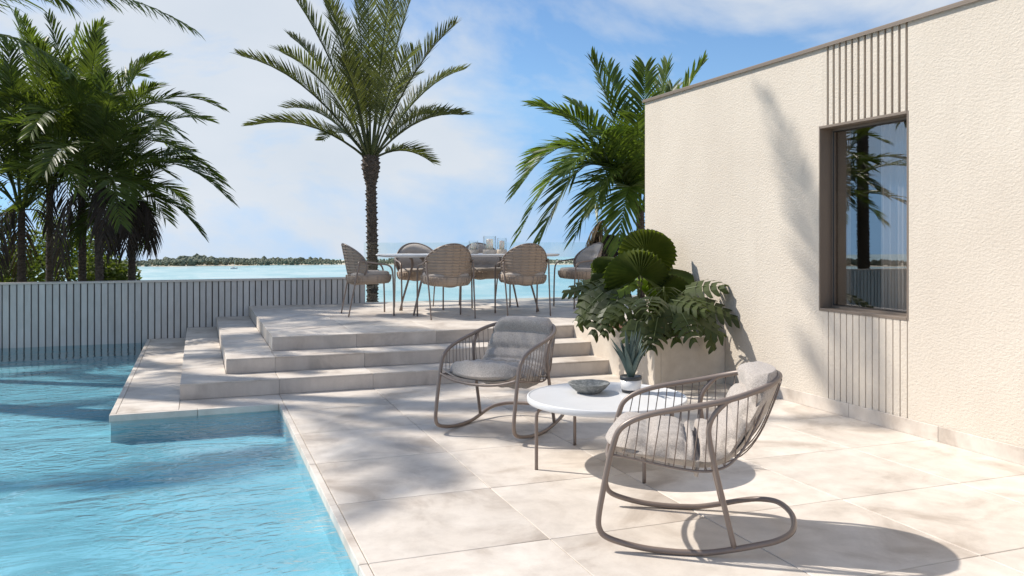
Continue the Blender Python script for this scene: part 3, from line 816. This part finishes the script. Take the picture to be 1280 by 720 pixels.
# dining chair
def dining_chair():
    t = empty('dining_chair')
    for s in (1, -1):
        mb = MB(); mb.tube(smooth_path([(.262, s * .268, 0), (.258, s * .270, .25), (.250, s * .272, .45), (.238, s * .273, .545), (.205, s * .274, .590), (.15, s * .276, .608), (.03, s * .280, .622), (-.08, s * .283, .640), (-.15, s * .278, .665)], 4), .0105, 7)
        mb.build('front_leg', 'taupe_metal', t, True)
        mb = MB(); mb.tube(smooth_path([(-.272, s * .262, 0), (-.235, s * .266, .20), (-.195, s * .272, .40), (-.165, s * .279, .55), (-.15, s * .281, .64)], 3), [.0085] * 3 + [.0095] * 3 + [.0105] * 7, 7)
        mb.build('rear_leg', 'taupe_metal', t, True)
    # back shell: concave oval dish, woven outside
    def dish(r, a, off):
        y = .285 * r * math.cos(a); zz = .245 * r * math.sin(a); z = .605 + zz
        yy = y * (1.0 - .10 * (zz < 0) * (zz / .245) ** 2)
        q = (y / .285) ** 2
        x = -.245 - .20 * (z - .605) + .185 * q + .05 * max(0, (.52 - z) / .16) ** 2 - off * (1 - .55 * q)
        return (x, yy, z)
    v = []; f = []; nr, na = 9, 40
    for i in range(nr + 1):
        for k in range(na): v.append(dish(i / nr, 2 * math.pi * k / na, .012))
    for i in range(nr):
        for k in range(na): f.append((i * na + k, (i + 1) * na + k, (i + 1) * na + (k + 1) % na, i * na + (k + 1) % na))
    mesh_obj('back_shell', v, f, 'woven_rope', t, True)
    mb = MB(); mb.tube([dish(1.0, 2 * math.pi * k / 48, .006) for k in range(48)], .011, 7, closed=True); mb.build('back_rim', 'taupe_metal', t, True)
    mb = MB()
    for w in (-.62, -.31, 0, .31, .62):
        a0 = math.acos(w); pts = []
        for j in range(13):
            s = -1 + 2 * j / 12; y = w; rr = math.hypot(w, s * math.sqrt(1 - w * w)); aa = math.atan2(s * math.sqrt(1 - w * w), w)
            pts.append(dish(rr, aa, .019))
        mb.tube(pts, .004, 5)
    for j in range(14):      # horizontal rope rows
        s = -.93 + 1.86 * j / 13; half = math.sqrt(1 - s * s); pts = []
        for k in range(17):
            w = (-1 + 2 * k / 16) * half * .985; pts.append(dish(math.hypot(w, s), math.atan2(s, w), .0155 + .003 * math.cos(w * 18)))
        mb.tube(pts, .0075, 5)
    tag(mb.build('rope_rows', 'woven_rope', t, True), kind='stuff')
    # back cushion with two channels
    v = []; f = []
    for side in (0, 1):
        for i in range(nr + 1):
            for k in range(na):
                r = i / nr; a = 2 * math.pi * k / na; p = Vector(dish(r * .93, a, 0)); p.z += .012
                edge = max(0, 1 - r ** 4) ** .5
                ch = abs(math.sin((p.z - .40) / .155 * math.pi)) ** .4
                p.x += (.004 + (.035 + .035 * ch) * edge) if side else .003
                v.append(p)
    off = (nr + 1) * na
    for i in range(nr):
        for k in range(na):
            a = off + i * na + k; b = off + i * na + (k + 1) % na
            f.append((a, b, b + na, a + na))
            a -= off; b -= off; f.append((a, a + na, b + na, b))
    for k in range(na): f.append((nr * na + k, off + nr * na + k, off + nr * na + (k + 1) % na, nr * na + (k + 1) % na))
    mesh_obj('back_cushion', v, f, 'grey_fabric', t, True)
    # seat tub (woven) and seat cushion
    def se(k, n, p=.55):
        a = 2 * math.pi * k / n; c, s = math.cos(a), math.sin(a)
        return math.copysign(abs(c) ** p, c), math.copysign(abs(s) ** p, s)
    v = []; f = []; n = 44; rows = [(.55, .375), (.78, .378), (.90, .390), (.98, .425), (1.0, .480), (.98, .486), (.94, .480)]
    for (k, z) in rows:
        for i in range(n):
            c, s = se(i, n); v.append((.01 + .245 * k * c, .265 * k * s, z - .012 * (c < 0) * -c))
    for j in range(len(rows) - 1):
        for i in range(n): f.append((j * n + i, j * n + (i + 1) % n, (j + 1) * n + (i + 1) % n, (j + 1) * n + i))
    f.append(tuple(reversed(range(n))))
    mesh_obj('seat_shell', v, f, 'woven_rope', t, True)
    v = []; f = []; rows = [(.60, .470), (.92, .470), (.975, .488), (.97, .508), (.90, .522), (.6, .528), (.2, .526)]
    for (k, z) in rows:
        for i in range(n):
            c, s = se(i, n, .6); v.append((.012 + .24 * k * c, .258 * k * s, z - .012 * (c < 0) * -c))
    for j in range(len(rows) - 1):
        for i in range(n): f.append((j * n + i, j * n + (i + 1) % n, (j + 1) * n + (i + 1) % n, (j + 1) * n + i))
    f.append(tuple(range((len(rows) - 1) * n, len(rows) * n)))
    mesh_obj('seat_cushion', v, f, 'grey_fabric', t, True)
    mb = MB()
    for i in range(40):
        c, s = se(i + .5, 40); x, y = .01 + .245 * c * 1.01, .265 * s * 1.01; dz = -.012 * (c < 0) * -c
        mb.tube([(.01 + .245 * c * .90, .265 * s * .88, .385 + dz), (.01 + .245 * c * .985, .265 * s * .955, .405 + dz), (.01 + .245 * c * 1.03, .265 * s * 1.005, .440 + dz), (.01 + .245 * c * 1.035, .265 * s * 1.015, .483 + dz)], .005, 5)
    tag(mb.build('rope_ribs', 'woven_rope', t, True), kind='stuff')
    return t
CH = [(1.915, 10.07, 0, 'dining chair at the left end of the table, seen side on'),
      (2.70, 9.40, 92, 'dining chair at the near left of the table, its woven back to the camera'),
      (3.66, 9.42, 86, 'dining chair at the near right of the table, its woven back to the camera'),
      (2.70, 10.70, -92, 'dining chair across the table on the far left, facing the camera'),
      (3.62, 10.74, -88, 'dining chair across the table, half hidden between the two near chairs'),
      (4.80, 10.20, 186, 'dining chair at the right end of the table next to the planter foliage')]
dc = dining_chair()
for i, (x, y, a, lab) in enumerate(CH):
    o = dc if i == 0 else copy_tree(dc)
    o.location = (x, y, DZ); o.rotation_euler = (0, 0, R(a)); tag(o, lab, 'chair', 'dining chairs around the long table')

# hurricane lanterns
def lantern(x, y, r, h, lab):
    z = DZ + .7205
    e = empty('hurricane_lantern', (x, y, z)); tag(e, lab, 'candle holder', 'glass candle lanterns on the dining table')
    mb = MB(); mb.lathe([(0, 0), (r * 1.02, 0), (r * 1.05, .004), (r * 1.05, .048), (r, .052), (0, .052)], 28); mb.build('stone_base', 'travertine', e, True)
    mb = MB(); mb.lathe([(r * .97, .0525), (r * .97, h), (r * .94, h), (r * .94, .0525)], 28); mb.build('glass_cylinder', 'lantern_glass', e, True)
    c = .034 if r < .08 else .045
    mb = MB(); mb.lathe([(0, .0525), (c, .0525), (c, h * .80), (c - .004, h * .83), (0, h * .82)], 24); ca = mb.build('candle', 'candle_wax', e, True)
    mb = MB(); mb.tube([(0, 0, h * .815), (.002, 0, h * .815 + .012)], .0012, 4); mb.build('wick', 'dark_gasket', ca)
lantern(3.30, 10.22, .062, .165, 'smallest glass candle lantern, left of the three on the dining table')
lantern(3.47, 10.08, .085, .225, 'widest and tallest glass candle lantern, middle of the three on the dining table')
lantern(3.66, 10.15, .062, .200, 'slim glass candle lantern, right of the three on the dining table')

# ------------------------------------------------------------------ palms and plants
CAM_R = Vector((math.cos(R(20.52)), -math.sin(R(20.52)), 0)); CAM_F = Vector((math.sin(R(20.52)), math.cos(R(20.52)), 0))
Zv = Vector((0, 0, 1))
def bez(a, b, c, t): return a * (1 - t) ** 2 + b * 2 * t * (1 - t) + c * t * t
def frond(parent, P0, P1, P2, n, ll, lw, m, rg, vee=.30, droop=.25, start=.14, up=None, thick=.016, name='frond', ang=(38, 62), jit=.1, taper=.42):
    """one pinnate frond: rachis + two rows of folded leaflets"""
    P0, P1, P2 = Vector(P0), Vector(P1), Vector(P2)
    mb = MB()
    K = 9; pts = [bez(P0, P1, P2, i / K) for i in range(K + 1)]
    mb.tube(pts, [thick * (1 - .88 * i / K) for i in range(K + 1)], 4)
    upv = up or Zv
    for i in range(n):
        t = start + (1 - start) * (i + .5) / n
        p = bez(P0, P1, P2, t); tg = (bez(P0, P1, P2, min(t + .02, 1)) - bez(P0, P1, P2, t - .02)).normalized()
        sd = tg.cross(upv)
        if sd.length < .15: sd = tg.cross(Vector((.3, 1, .1)))
        sd.normalize(); nr = sd.cross(tg).normalized()
        if nr.z < 0: nr = -nr
        q = (t - start) / (1 - start)
        l0 = ll * (min(1, .45 + 2.6 * q) * (1 - (1 - taper) * q ** 2.2))
        al = R(ang[0] + (ang[1] - ang[0]) * q)
        for s in (-1, 1):
            l = l0 * rg.uniform(.86, 1.08); ar = al + rg.uniform(-jit, jit); vv = vee + rg.uniform(-.14, .14)
            d = (sd * s * math.cos(ar) + tg * math.sin(ar) + nr * vv).normalized()
            wv_ = (tg - d * tg.dot(d)).normalized(); wv_ = (wv_ * .8 + nr * rg.uniform(-.55, .55)).normalized()
            v = []
            w = lw * rg.uniform(.8, 1.15)
            for (k, wk) in ((0, .45), (.35, 1.0), (.72, .72)):
                c = p + d * (l * k) - Zv * (droop * l * k * k)
                v += [c - wv_ * w * wk * .5, c + wv_ * w * wk * .5]
            v.append(p + d * l - Zv * (droop * l))
            mb.add(v, [(0, 1, 3, 2), (2, 3, 5, 4), (4, 5, 6)])
    return mb.build(name, m, parent)
def trunk(parent, pts, radii, scales=True, rg=None, bulb=None):
    path = smooth_path(pts, 6); n = len(path)
    rr = [radii[0] + (radii[1] - radii[0]) * i / (n - 1) for i in range(n)]
    if bulb:
        for i in range(n):
            q = (i / (n - 1) - bulb[0]) / (1 - bulb[0])
            if q > 0: rr[i] += bulb[1] * math.sin(min(1, q * 1.15) * math.pi * .82)
    mb = MB(); mb.tube(path, rr, 12)
    if scales:
        L = sum((b - a).length for a, b in zip(path[:-1], path[1:])); m = int(L / .0105)
        for k in range(m):
            s = k / m; i = min(int(s * (n - 1)), n - 2); fr = s * (n - 1) - i
            c = path[i].lerp(path[i + 1], fr); r = rr[i] + (rr[i + 1] - rr[i]) * fr
            a = k * 2.399; o = Vector((math.cos(a), math.sin(a), 0)); sd = Vector((-o.y, o.x, 0))
            hh = rg.uniform(.03, .06) * scales; ww = r * .42
            mb.add([c + o * r * .93 - sd * ww, c + o * r * .93 + sd * ww, c + o * (r + .016 * scales + .012 * rg.random()) + Zv * hh * .55 + sd * ww * .4, c + o * (r + .016 * scales + .012 * rg.random()) + Zv * hh * .55 - sd * ww * .4, c + o * r * .9 + Zv * hh],
                   [(0, 1, 2, 3), (3, 2, 4), (0, 3, 4), (1, 4, 2)])
    return mb.build('trunk', 'palm_trunk', parent)
def palm(name, label, base, crown, tips, rg, ll, lw, m, n=46, tr=(.11, .095), scales=1.0, bulb=None, lean=None, vee=.3, droop=.25, arch=.35, group=None, thick=.016, ang=(38, 62), start=.14, kind_cat='palm tree'):
    base = Vector(base); crown = Vector(crown)
    o = empty(name, base); tag(o, label, kind_cat, group)
    c = crown - base
    mid = c * .5 + (lean or Vector((0, 0, 0)))
    trunk(o, [Vector((0, 0, 0)), c * .25 + (lean or Vector()) * .7, mid, c * .78 + (lean or Vector()) * .5, c + Vector((0, 0, .08))], tr, scales, rg, bulb)
    for (rx, uz, dp, *rest) in tips:
        tip = CAM_R * rx + CAM_F * dp + Zv * uz
        h = math.hypot(rx, dp); a = rest[0] if rest else arch; mm = rest[1] if len(rest) > 1 else m
        ctl = tip * .5 + Zv * (a * h + .12 * tip.length)
        st = (CAM_R * rx + CAM_F * dp).normalized() * .05 if h > .01 else Vector()
        frond(o, c + st + Zv * .03, c + ctl, c + tip, n, ll * rg.uniform(.9, 1.08), lw, mm, rg, vee, droop, thick=thick, ang=ang, start=start)
    return o, c
def ring_tips(rg, k, L, e0, e1, az0=0):
    out = []
    for i in range(k):
        a = az0 + i * 2.399 + rg.uniform(-.25, .25); e = R(e0 + (e1 - e0) * (i / max(1, k - 1)) + rg.uniform(-6, 6)); l = L * rg.uniform(.88, 1.1)
        out.append((l * math.cos(e) * math.cos(a), l * math.sin(e), l * math.cos(e) * math.sin(a)))
    return out
def px(pxx, d, z):       # ground position at depth d on the line of sight column
    p = CAM_F * d + CAM_R * (d * (pxx - 640) / 1050); return Vector((p.x, p.y, z))

# date palm behind the deck
rg = random.Random(11)
cp = Vector((2.435, 12.57, 2.47))
tips = [(-1.84, 1.40, -1.0), (-1.72, .96, .9), (-1.86, .48, -.5), (-1.56, 2.08, .6), (-1.21, 2.46, -.7), (-.92, 2.62, .5), (-.46, 2.2, -1.2), (-.31, 2.68, .3), (.06, 2.75, -.6), (.29, 2.70, .8),
        (.80, 2.62, -.3), (.55, 2.55, -1.0), (1.49, 1.95, -.6), (1.53, 1.6, .9), (1.62, .62, -.6), (.95, .06, .9), (-.6, 1.9, 1.7), (.6, 1.7, 1.8), (-1.0, 1.3, -1.7), (.95, 1.35, -1.6), (-.2, 1.3, -1.3), (1.1, .95, 1.6), (-1.2, .5, 1.5)]
tips = [(a * .88, b * .97, c) for a, b, c in tips]
palm('date_palm', 'tall date palm with upright feathery fronds behind the dining deck', (2.45, 12.57, -.45), cp, tips, rg, .46, .0175, 'date_frond', 84, (.080, .072), 1.0, (.84, .06), Vector((.02, 0, 0)), vee=.38, droop=.10, arch=.16, thick=.020, ang=(44, 64), start=.2)

# clump of palms behind the pool wall on the left
def left_palm(label, pxx, d, ytop, L, k, seed, low=-35, high=80, dead=6, lean=.0, ll=.48, m='palm_frond', tr=(.06, .045)):
    rg = random.Random(seed)
    b = px(pxx, d, -.43); z = 1.3 + (298.5 - ytop) / 1050 * d; c = Vector((b.x, b.y, z)) + CAM_R * lean
    tips = [(x, y, dd, .38) for (x, y, dd) in ring_tips(rg, k, L, low, high, seed)]
    o, cc = palm('feather_palm', label, b, c, tips, rg, ll * 1.1, .0255, m, 48, tr, .55, None, Vector(), .26, .22, .5, 'feather palms behind the pool wall', .013, (34, 66))
    for i in range(dead):
        a = i * 2.4 + seed; l = L * rg.uniform(.45, .7)
        tip = CAM_R * math.cos(a) * l * .42 + CAM_F * math.sin(a) * l * .42 - Zv * l * rg.uniform(.75, 1.0)
        frond(o, cc, cc + (CAM_R * math.cos(a) + CAM_F * math.sin(a)) * l * .5 + Zv * .10, cc + tip, 22, ll * .8, .024, 'dead_frond', rg, -.1, .75, thick=.010, name='dead_frond')
left_palm('feather palm with the thickest trunk, leftmost behind the pool wall', 27, 11.9, 262, 2.15, 24, 21, -6, 82, 4)
left_palm('feather palm with a straight slim trunk, second from left behind the pool wall', 103, 12.3, 205, 1.95, 24, 33, -12, 84, 4)
left_palm('feather palm on a curved trunk, rightmost of the clump behind the pool wall', 127, 11.6, 238, 1.66, 24, 47, -22, 80, 5, -.06)
left_palm('feather palm at the back of the clump, rising behind the others', 62, 13.6, 190, 2.1, 20, 58, 0, 80, 0)
left_palm('short feather palm filling the gap low behind the pool wall', 165, 12.6, 252, 1.25, 13, 71, -40, 60, 8, .0, .42)

# palm out of frame on the left whose fronds hang into the top corner
rg = random.Random(77)
tips = [(3.3, .16, -.3, .21), (1.97, -.29, -.4, .15), (1.9, .75, .8, .3), (.6, 1.6, -.8), (-1.2, 1.2, .5), (.2, 1.3, 1.4), (-1.4, .3, -1.0), (.3, .2, -1.6), (-.3, 1.9, .1), (1.0, .9, 1.5), (1.5, 1.4, -.6, .3), (-1.6, -.2, .9)]
b = px(-110, 9.6, -.03); 
palm('arching_palm', 'palm whose long frond tips hang into the top left corner', (b.x - .6, b.y, -.05), (b.x, b.y, 3.48), tips, rg, .46, .026, 'palm_frond', 52, (.11, .085), .8, None, Vector((-.1, 0, 0)), .1, .5, .4, None, .014, (36, 66))
# tall palms left of the pool, outside the frame, that throw the dappled shade
for (x, y, h, L, sd, lab) in ((-4.6, 14.6, 7.4, 2.6, 91, 'tall palm mirrored in the window glass, standing left beyond the pool wall'),
                              (-4.65, 10.9, 7.0, 2.35, 92, 'tall palm left of the pool that shades the terrace'),
                              (-3.9, 10.1, 8.3, 2.9, 93, 'leaning tall palm left of the pool whose crown reaches over the water')):
    rg = random.Random(sd)
    lx = 1.3 if sd == 93 else 0
    tips = ring_tips(rg, 9 if y > 12 else 12, L, 2 if y > 12 else -18, 72, sd)
    if sd == 93: tips = [(2.55, .3, .31, .2), (-1.5, 1.2, .5), (-.6, 1.8, .9), (-1.8, .3, 1.2), (.2, 2.2, .2), (-.9, .6, 2.0), (-2.2, -.2, -.3)]
    palm('tall_palm', lab, (x, y, -.05 if y < 12 else -.42), (x + lx, y, h), tips, rg, .50, .034, 'palm_frond', 44, (.13, .10), 1.0, None, Vector((.05, 0, 0)), .2, .35, .3, 'tall palms shading the terrace', .018)

# areca palm behind the house corner
rg = random.Random(14)
d = 13.0; k = d / 1050
b = px(800, d, -.43); c = Vector((b.x, b.y, 1.3 + (298.5 - 268) * k))
def T(x, y, dp, a=.45, m='bright_frond'): return ((x - 800) * k, (268 - y) * k, dp, a, m)
tips = [T(648, 238, -.5, .75), T(650, 292, .2, .95), T(672, 305, -.7, 1.0), T(668, 128, .3, .28), T(662, 200, .9, .5), T(738, 78, -.2, .18), T(765, 75, .6, .1), T(800, 92, -.5, .1), T(838, 78, .2, .12), T(873, 84, -.3, .2), T(905, 130, .4, .3),
        T(716, 295, -.6, 1.0), T(764, 308, -.9, 1.1), T(690, 150, -.9, .3), T(720, 120, .7, .25), T(850, 100, .6, .2), T(700, 225, -1.2, .55), T(742, 180, -1.2, .4), T(780, 160, -1.3, .35), T(825, 150, -1.0, .3), T(735, 262, -1.1, .8), T(920, 200, .2, .5)]
o, cc = palm('areca_palm', 'bright green arching palm rising behind the house corner', b, c, tips, rg, .72, .042, 'bright_frond', 44, (.075, .06), .6, None, Vector((.03, 0, 0)), .22, .22, .5, None, .015, (32, 64))
for i, (x, y) in enumerate(((738, 352), (722, 345), (752, 372), (745, 330), (760, 360), (730, 375))):
    st = px(757, d - .1, c.z - .1) - b
    tip = Vector(px(x, d - .25 + .1 * i, 1.3 + (298.5 - y) * k)) - b
    frond(o, st, st + (tip - st) * .3 + Zv * .28 - CAM_R * .12, tip, 22, .34, .022, 'tan_frond', rg, -.1, .8, thick=.010, name='dead_frond')
p2 = px(758, d - .05, -.43) - b
trunk(o, [p2, p2 + Vector((.01, 0, .6)), p2 + Vector((0, 0, 1.2)), p2 + Vector((-.01, 0, 1.75))], (.085, .07), .9, rg)
for i in range(9):
    a = i * 2.4; st = p2 + Zv * 1.72
    tip = st + CAM_R * math.cos(a) * .45 + CAM_F * math.sin(a) * .45 - Zv * rg.uniform(.25, .8)
    frond(o, st, st + (tip - st) * .4 + Zv * .35, tip, 20, .32, .024, 'dead_frond', rg, -.1, .8, thick=.010, name='dead_frond')

# shrubs in the garden behind the pool wall
def shrub(label, base, rx, rz, seed, nleaf=3400, lf=.095, m='shrub_leaf'):
    rg = random.Random(seed); o = empty('garden_shrub', base); tag(o, label, 'shrub', 'shrubs in the garden behind the pool wall')
    mb = MB()
    for i in range(7):
        a = i * 2.4; mb.tube(smooth_path([(0, 0, 0), (math.cos(a) * rx * .25, math.sin(a) * rx * .25, rz * .5), (math.cos(a) * rx * .6, math.sin(a) * rx * .6, rz * rg.uniform(1.1, 1.6))], 3), .014, 5)
    mb.build('stems', 'palm_trunk', o)
    mb = MB(); lobes = [Vector((rg.uniform(-.6, .6) * rx, rg.uniform(-.6, .6) * rx, rz * rg.uniform(.45, 1.5))) for _ in range(11)]
    for i in range(nleaf):
        c = rg.choice(lobes); dv = Vector((rg.gauss(0, 1), rg.gauss(0, 1), rg.gauss(0, 1))).normalized() * (rx * .48) * rg.random() ** .4
        p = c + dv; p.z = max(p.z, .02)
        u = Vector((rg.gauss(0, 1), rg.gauss(0, 1), rg.gauss(0, .6))).normalized(); w = u.cross(Vector((rg.gauss(0, 1), rg.gauss(0, 1), rg.gauss(0, 1)))).normalized()
        s = lf * rg.uniform(.6, 1.3)
        mb.add([p, p + u * s * .5 + w * s * .28, p + u * s, p + u * s * .5 - w * s * .28], [(0, 1, 2, 3)])
    mb.build('foliage', m, o)
for (pxx, d, rx, rz, lab) in ((-20, 15.5, 1.2, 1.35, 'sunlit yellow-green shrub at the left edge behind the pool wall'),
                         (42, 16.5, 1.2, 1.3, 'sunlit shrub between the first palm trunks behind the pool wall'),
                         (88, 16.4, 1.0, 1.25, 'tall loose shrub behind the slim palm trunks'),
                         (130, 15.2, .62, .85, 'low olive shrub at the right edge of the palm clump')):
    shrub(lab, px(pxx, d, -.43), rx, rz, int(pxx) + 100)

# ------------------------------------------------------------------ plants in the planter
def fan_leaf_mesh(name, Rr, parent, mtx, m, seed, cup=.16, spread=128):
    rg = random.Random(seed); v = [Vector((0, 0, 0))]; f = []; n = 56; rows = (.12, .4, .72, .93, 1.0)
    for r in rows:
        for i in range(n + 1):
            q = -1 + 2 * i / n; a = R(spread) * q
            rad = Rr * r * (1 - .10 * abs(q) ** 3 + .05 * math.sin(3.1 * q + seed) + .03 * math.sin(7 * q + seed * 2) * r)
            if r == 1.0: rad *= (1.0 if i % 2 == 0 else .94) - rg.uniform(0, .035)
            z = (.028 * Rr / .2 * r * (1 if i % 2 else -1)) * (.5 if r == 1 else 1)
            z += cup * Rr * r * r * (-1 + .6 * math.cos(2 * a)) - .10 * Rr * r * r
            v.append(Vector((rad * math.cos(a), rad * math.sin(a), z)))
    N1 = n + 1
    for i in range(n): f.append((0, 1 + i, 2 + i))
    for k in range(len(rows) - 1):
        for i in range(n): f.append((1 + k * N1 + i, 1 + (k + 1) * N1 + i, 2 + (k + 1) * N1 + i, 2 + k * N1 + i))
    return mesh_obj(name, [mtx @ p for p in v], f, m, parent)
def aim(pos, tipdir, normal):
    """matrix with x along tipdir and z along normal"""
    x = Vector(tipdir).normalized(); z = Vector(normal); z = (z - x * z.dot(x)).normalized(); y = z.cross(x)
    return Matrix(((x.x, y.x, z.x, pos[0]), (x.y, y.y, z.y, pos[1]), (x.z, y.z, z.z, pos[2]), (0, 0, 0, 1)))
fp_base = Vector((4.02, 7.28, .40))
fp = empty('fan_palm', fp_base); tag(fp, 'young fan palm with round pleated leaves in the planter', 'plant')
dd = 8.1; kk = dd / 1050
def W(pxx, pyy, d=dd): 
    p = px(pxx, d, 1.3 + (298.5 - pyy) / 1050 * d); return p
#  hub pixel-like offsets: (hub x, hub y, depth, tip dir (right, up, fwd), normal (right, up, fwd), radius, material)
fans = [(800, 344, 7.75, (-.05, .8, .45), (.05, .85, -1), .33, 'fan_leaf'),
        (808, 318, 8.05, (.0, 1, .35), (-.35, .7, -1), .30, 'fan_leaf'),
        (775, 330, 8.2, (-1, .15, .1), (-.1, 1, -.45), .27, 'fan_leaf'),
        (828, 340, 8.0, (1, -.10, -.1), (.25, 1, -.35), .30, 'fan_leaf'),
        (828, 362, 7.7, (1, -.05, -.15), (-.1, .8, -.9), .275, 'fan_leaf'),
        (768, 345, 8.0, (-1, -.12, -.1), (-.2, 1, -.5), .24, 'monstera_leaf'),
        (800, 360, 8.4, (.3, .4, .6), (.1, 1, -.4), .24, 'young_leaf')]
def dirv(t): return CAM_R * t[0] + Zv * t[1] + CAM_F * t[2]
for i, (hx, hy, d, td, nm, rr, mm) in enumerate(fans):
    hub = W(hx, hy, d) - fp_base
    fan_leaf_mesh('leaf', rr, fp, aim(hub, dirv(td), dirv(nm)), mm, 30 + i)
    mb = MB(); mb.tube(smooth_path([Vector((.02 * math.cos(i), .02 * math.sin(i), 0)), hub * .5 + Vector((0, 0, .06)), hub], 4), .0065, 6); mb.build('leaf_stalk', 'green_stem', fp, True)

def monstera_leaf(parent, mtx, L, seed, m='monstera_leaf', width=.98):
    """split leaf: midrib with finger lobes on both sides"""
    rg = random.Random(seed); v = []; f = []
    K = 6
    def rib(t): return Vector((L * t, 0, -.30 * L * t * t + .02 * L))
    def halfw(t): return L * width * .5 * (max(0.02, math.sin(min(1, (t + .16) / 1.16) ** .72 * math.pi)) ** .75)
    for s in (-1, 1):
        for k in range(K):
            t0 = -.10 + 1.06 * k / K; t1 = -.10 + 1.06 * (k + 1) / K
            gap = rg.uniform(.14, .30) * (t1 - t0)
            r0, r1 = max(t0, 0), max(t1, .015)
            a, b = rib(r0), rib(r1)
            base = len(v)
            for j, q in enumerate((0, .55, .86, 1.0)):
                tw = (t0 + t1) / 2
                g = 0 if q <= .55 else gap * ((q - .55) / .45) ** .6
                sh = .13 * L * q * q          # lobes sweep to the tip
                w = halfw(tw) * q * (1.0 if k % 3 else .95)
                e0 = t0 + g; e1 = t1 - g * .5
                if q == 1.0: mid = e0 * .42 + e1 * .58; e0, e1 = mid - (e1 - e0) * .33, mid + (e1 - e0) * .30
                x0 = a.x + (e0 * L - a.x) * min(1, q * 1.6) + sh; x1 = b.x + (e1 * L - b.x) * min(1, q * 1.6) + sh
                z = (a.z + b.z) / 2 + .16 * L * q * (1 - q) + (-.16 * L * q * q)
                v.append(Vector((x0, s * w, z + .008 * L * (q > .5)))); v.append(Vector((x1, s * w, z - .008 * L * (q > .5))))
            for j in range(3):
                q_ = (base + 2 * j, base + 2 * j + 1, base + 2 * j + 3, base + 2 * j + 2)
                f.append(q_ if s > 0 else tuple(reversed(q_)))
    o = mesh_obj('leaf', [mtx @ p for p in v], f, m, parent)
    mb = MB(); mb.tube([mtx @ (rib(t) + Vector((0, 0, .003))) for t in (0, .3, .6, .95)], [.005, .004, .003, .001], 4)
    mb.build('midrib', 'green_stem', o)
    return o
def monstera(label, base, leaves, seed):
    base = Vector(base); o = empty('monstera', base); tag(o, label, 'plant', 'monstera plants in the planter')
    for i, (hx, hy, d, td, nm, L) in enumerate(leaves):
        hub = W(hx, hy, d) - base
        monstera_leaf(o, aim(hub, dirv(td), dirv(nm)), L, seed + i)
        mb = MB(); mb.tube(smooth_path([Vector((.03 * math.cos(i * 2.4), .03 * math.sin(i * 2.4), 0)), hub * .55 + Vector((0, 0, .09)), hub], 4), .0055, 6); mb.build('leaf_stalk', 'green_stem', o, True)
monstera('large dark monstera spilling over the front of the planter', (4.05, 6.75, .41), [
    (812, 392, 7.15, (-.55, -.75, -.3), (-.4, .45, -1), .36), (838, 384, 7.1, (.15, -.8, -.5), (.1, .6, -1), .31), (862, 388, 7.2, (.9, -.45, -.25), (.4, .8, -.7), .36),
    (868, 376, 7.4, (1, -.18, -.2), (.1, 1, -.5), .40), (845, 370, 7.3, (.5, -.25, -.8), (.1, 1, -.5), .34), (800, 375, 7.3, (-.8, -.2, -.5), (-.2, 1, -.6), .36),
    (830, 360, 7.5, (-.2, .1, -1), (0, 1, .1), .34), (884, 388, 7.3, (.42, -1, -.1), (.9, .3, -.7), .34), (822, 398, 7.0, (-.25, -.75, -.5), (-.2, .6, -1), .28), (852, 392, 7.0, (.3, -.6, -.5), (.2, .7, -1), .27),
    (858, 362, 7.6, (.7, .25, -.4), (-.1, 1, -.6), .34), (797, 402, 7.0, (-.25, -1, -.15), (-.5, .3, -1), .30), (815, 372, 7.1, (-.3, -.15, -1), (-.1, 1, -.4), .32), (838, 376, 7.2, (.75, .0, -.6), (0, 1, -.5), .32)], 200)
monstera('dark monstera with leaves hanging over the top of the steps', (3.92, 7.55, .41), [
    (765, 352, 7.9, (-1, -.22, -.2), (-.3, 1, -.6), .36), (754, 366, 7.7, (-.85, -.7, -.2), (-.5, .7, -1), .36), (762, 378, 7.6, (-.6, -.8, -.3), (-.5, .5, -1), .34),
    (748, 354, 8.0, (-1, -.05, .1), (-.1, 1, -.5), .34), (778, 362, 7.7, (-.4, -.5, -.6), (-.2, .8, -1), .32), (780, 352, 8.0, (.1, .2, -1), (0, 1, -.2), .32), (738, 374, 7.9, (-.55, -.9, .1), (-.7, .4, -.8), .30),
    (772, 345, 8.3, (-.5, .35, .6), (-.2, 1, -.6), .34), (770, 384, 7.45, (-.45, -.7, -.45), (-.3, .6, -1), .28)], 300)
# one pale young leaf on the left monstera
for i in range(1):
    pass
bm_ = [o_ for o_ in bpy.data.objects if o_.name.startswith('monstera') and o_.type == 'EMPTY'][-1]
hub = W(792, 352, 7.75) - Vector(bm_.location)
yl = monstera_leaf(bm_, aim(hub, dirv((-1, -.42, -.35)), dirv((-.35, .9, -.25))), .44, 399, 'young_leaf', .42); yl['label'] = 'pale yellow-green young leaf'
# grassy tuft in the back corner of the planter
tf = empty('grass_tuft', (3.90, 7.42, .41)); tag(tf, 'tuft of thin dark green blades in the planter beside the steps', 'plant')
rg = random.Random(61)
for i in range(34):
    a = rg.uniform(0, 6.28); l = rg.uniform(.14, .26); o_ = Vector((math.cos(a), math.sin(a), 0)); sd = Vector((-o_.y, o_.x, 0)) * .006
    v = []
    for q in (0, .4, .75): 
        p = o_ * l * .5 * q * q + Zv * l * q; v += [p - sd * (1 - q * .5), p + sd * (1 - q * .5)]
    v.append(o_ * l * .55 + Zv * l * .95)
    mesh_obj('blade', v, [(0, 1, 3, 2), (2, 3, 5, 4), (4, 5, 6)], 'palm_frond', tf)
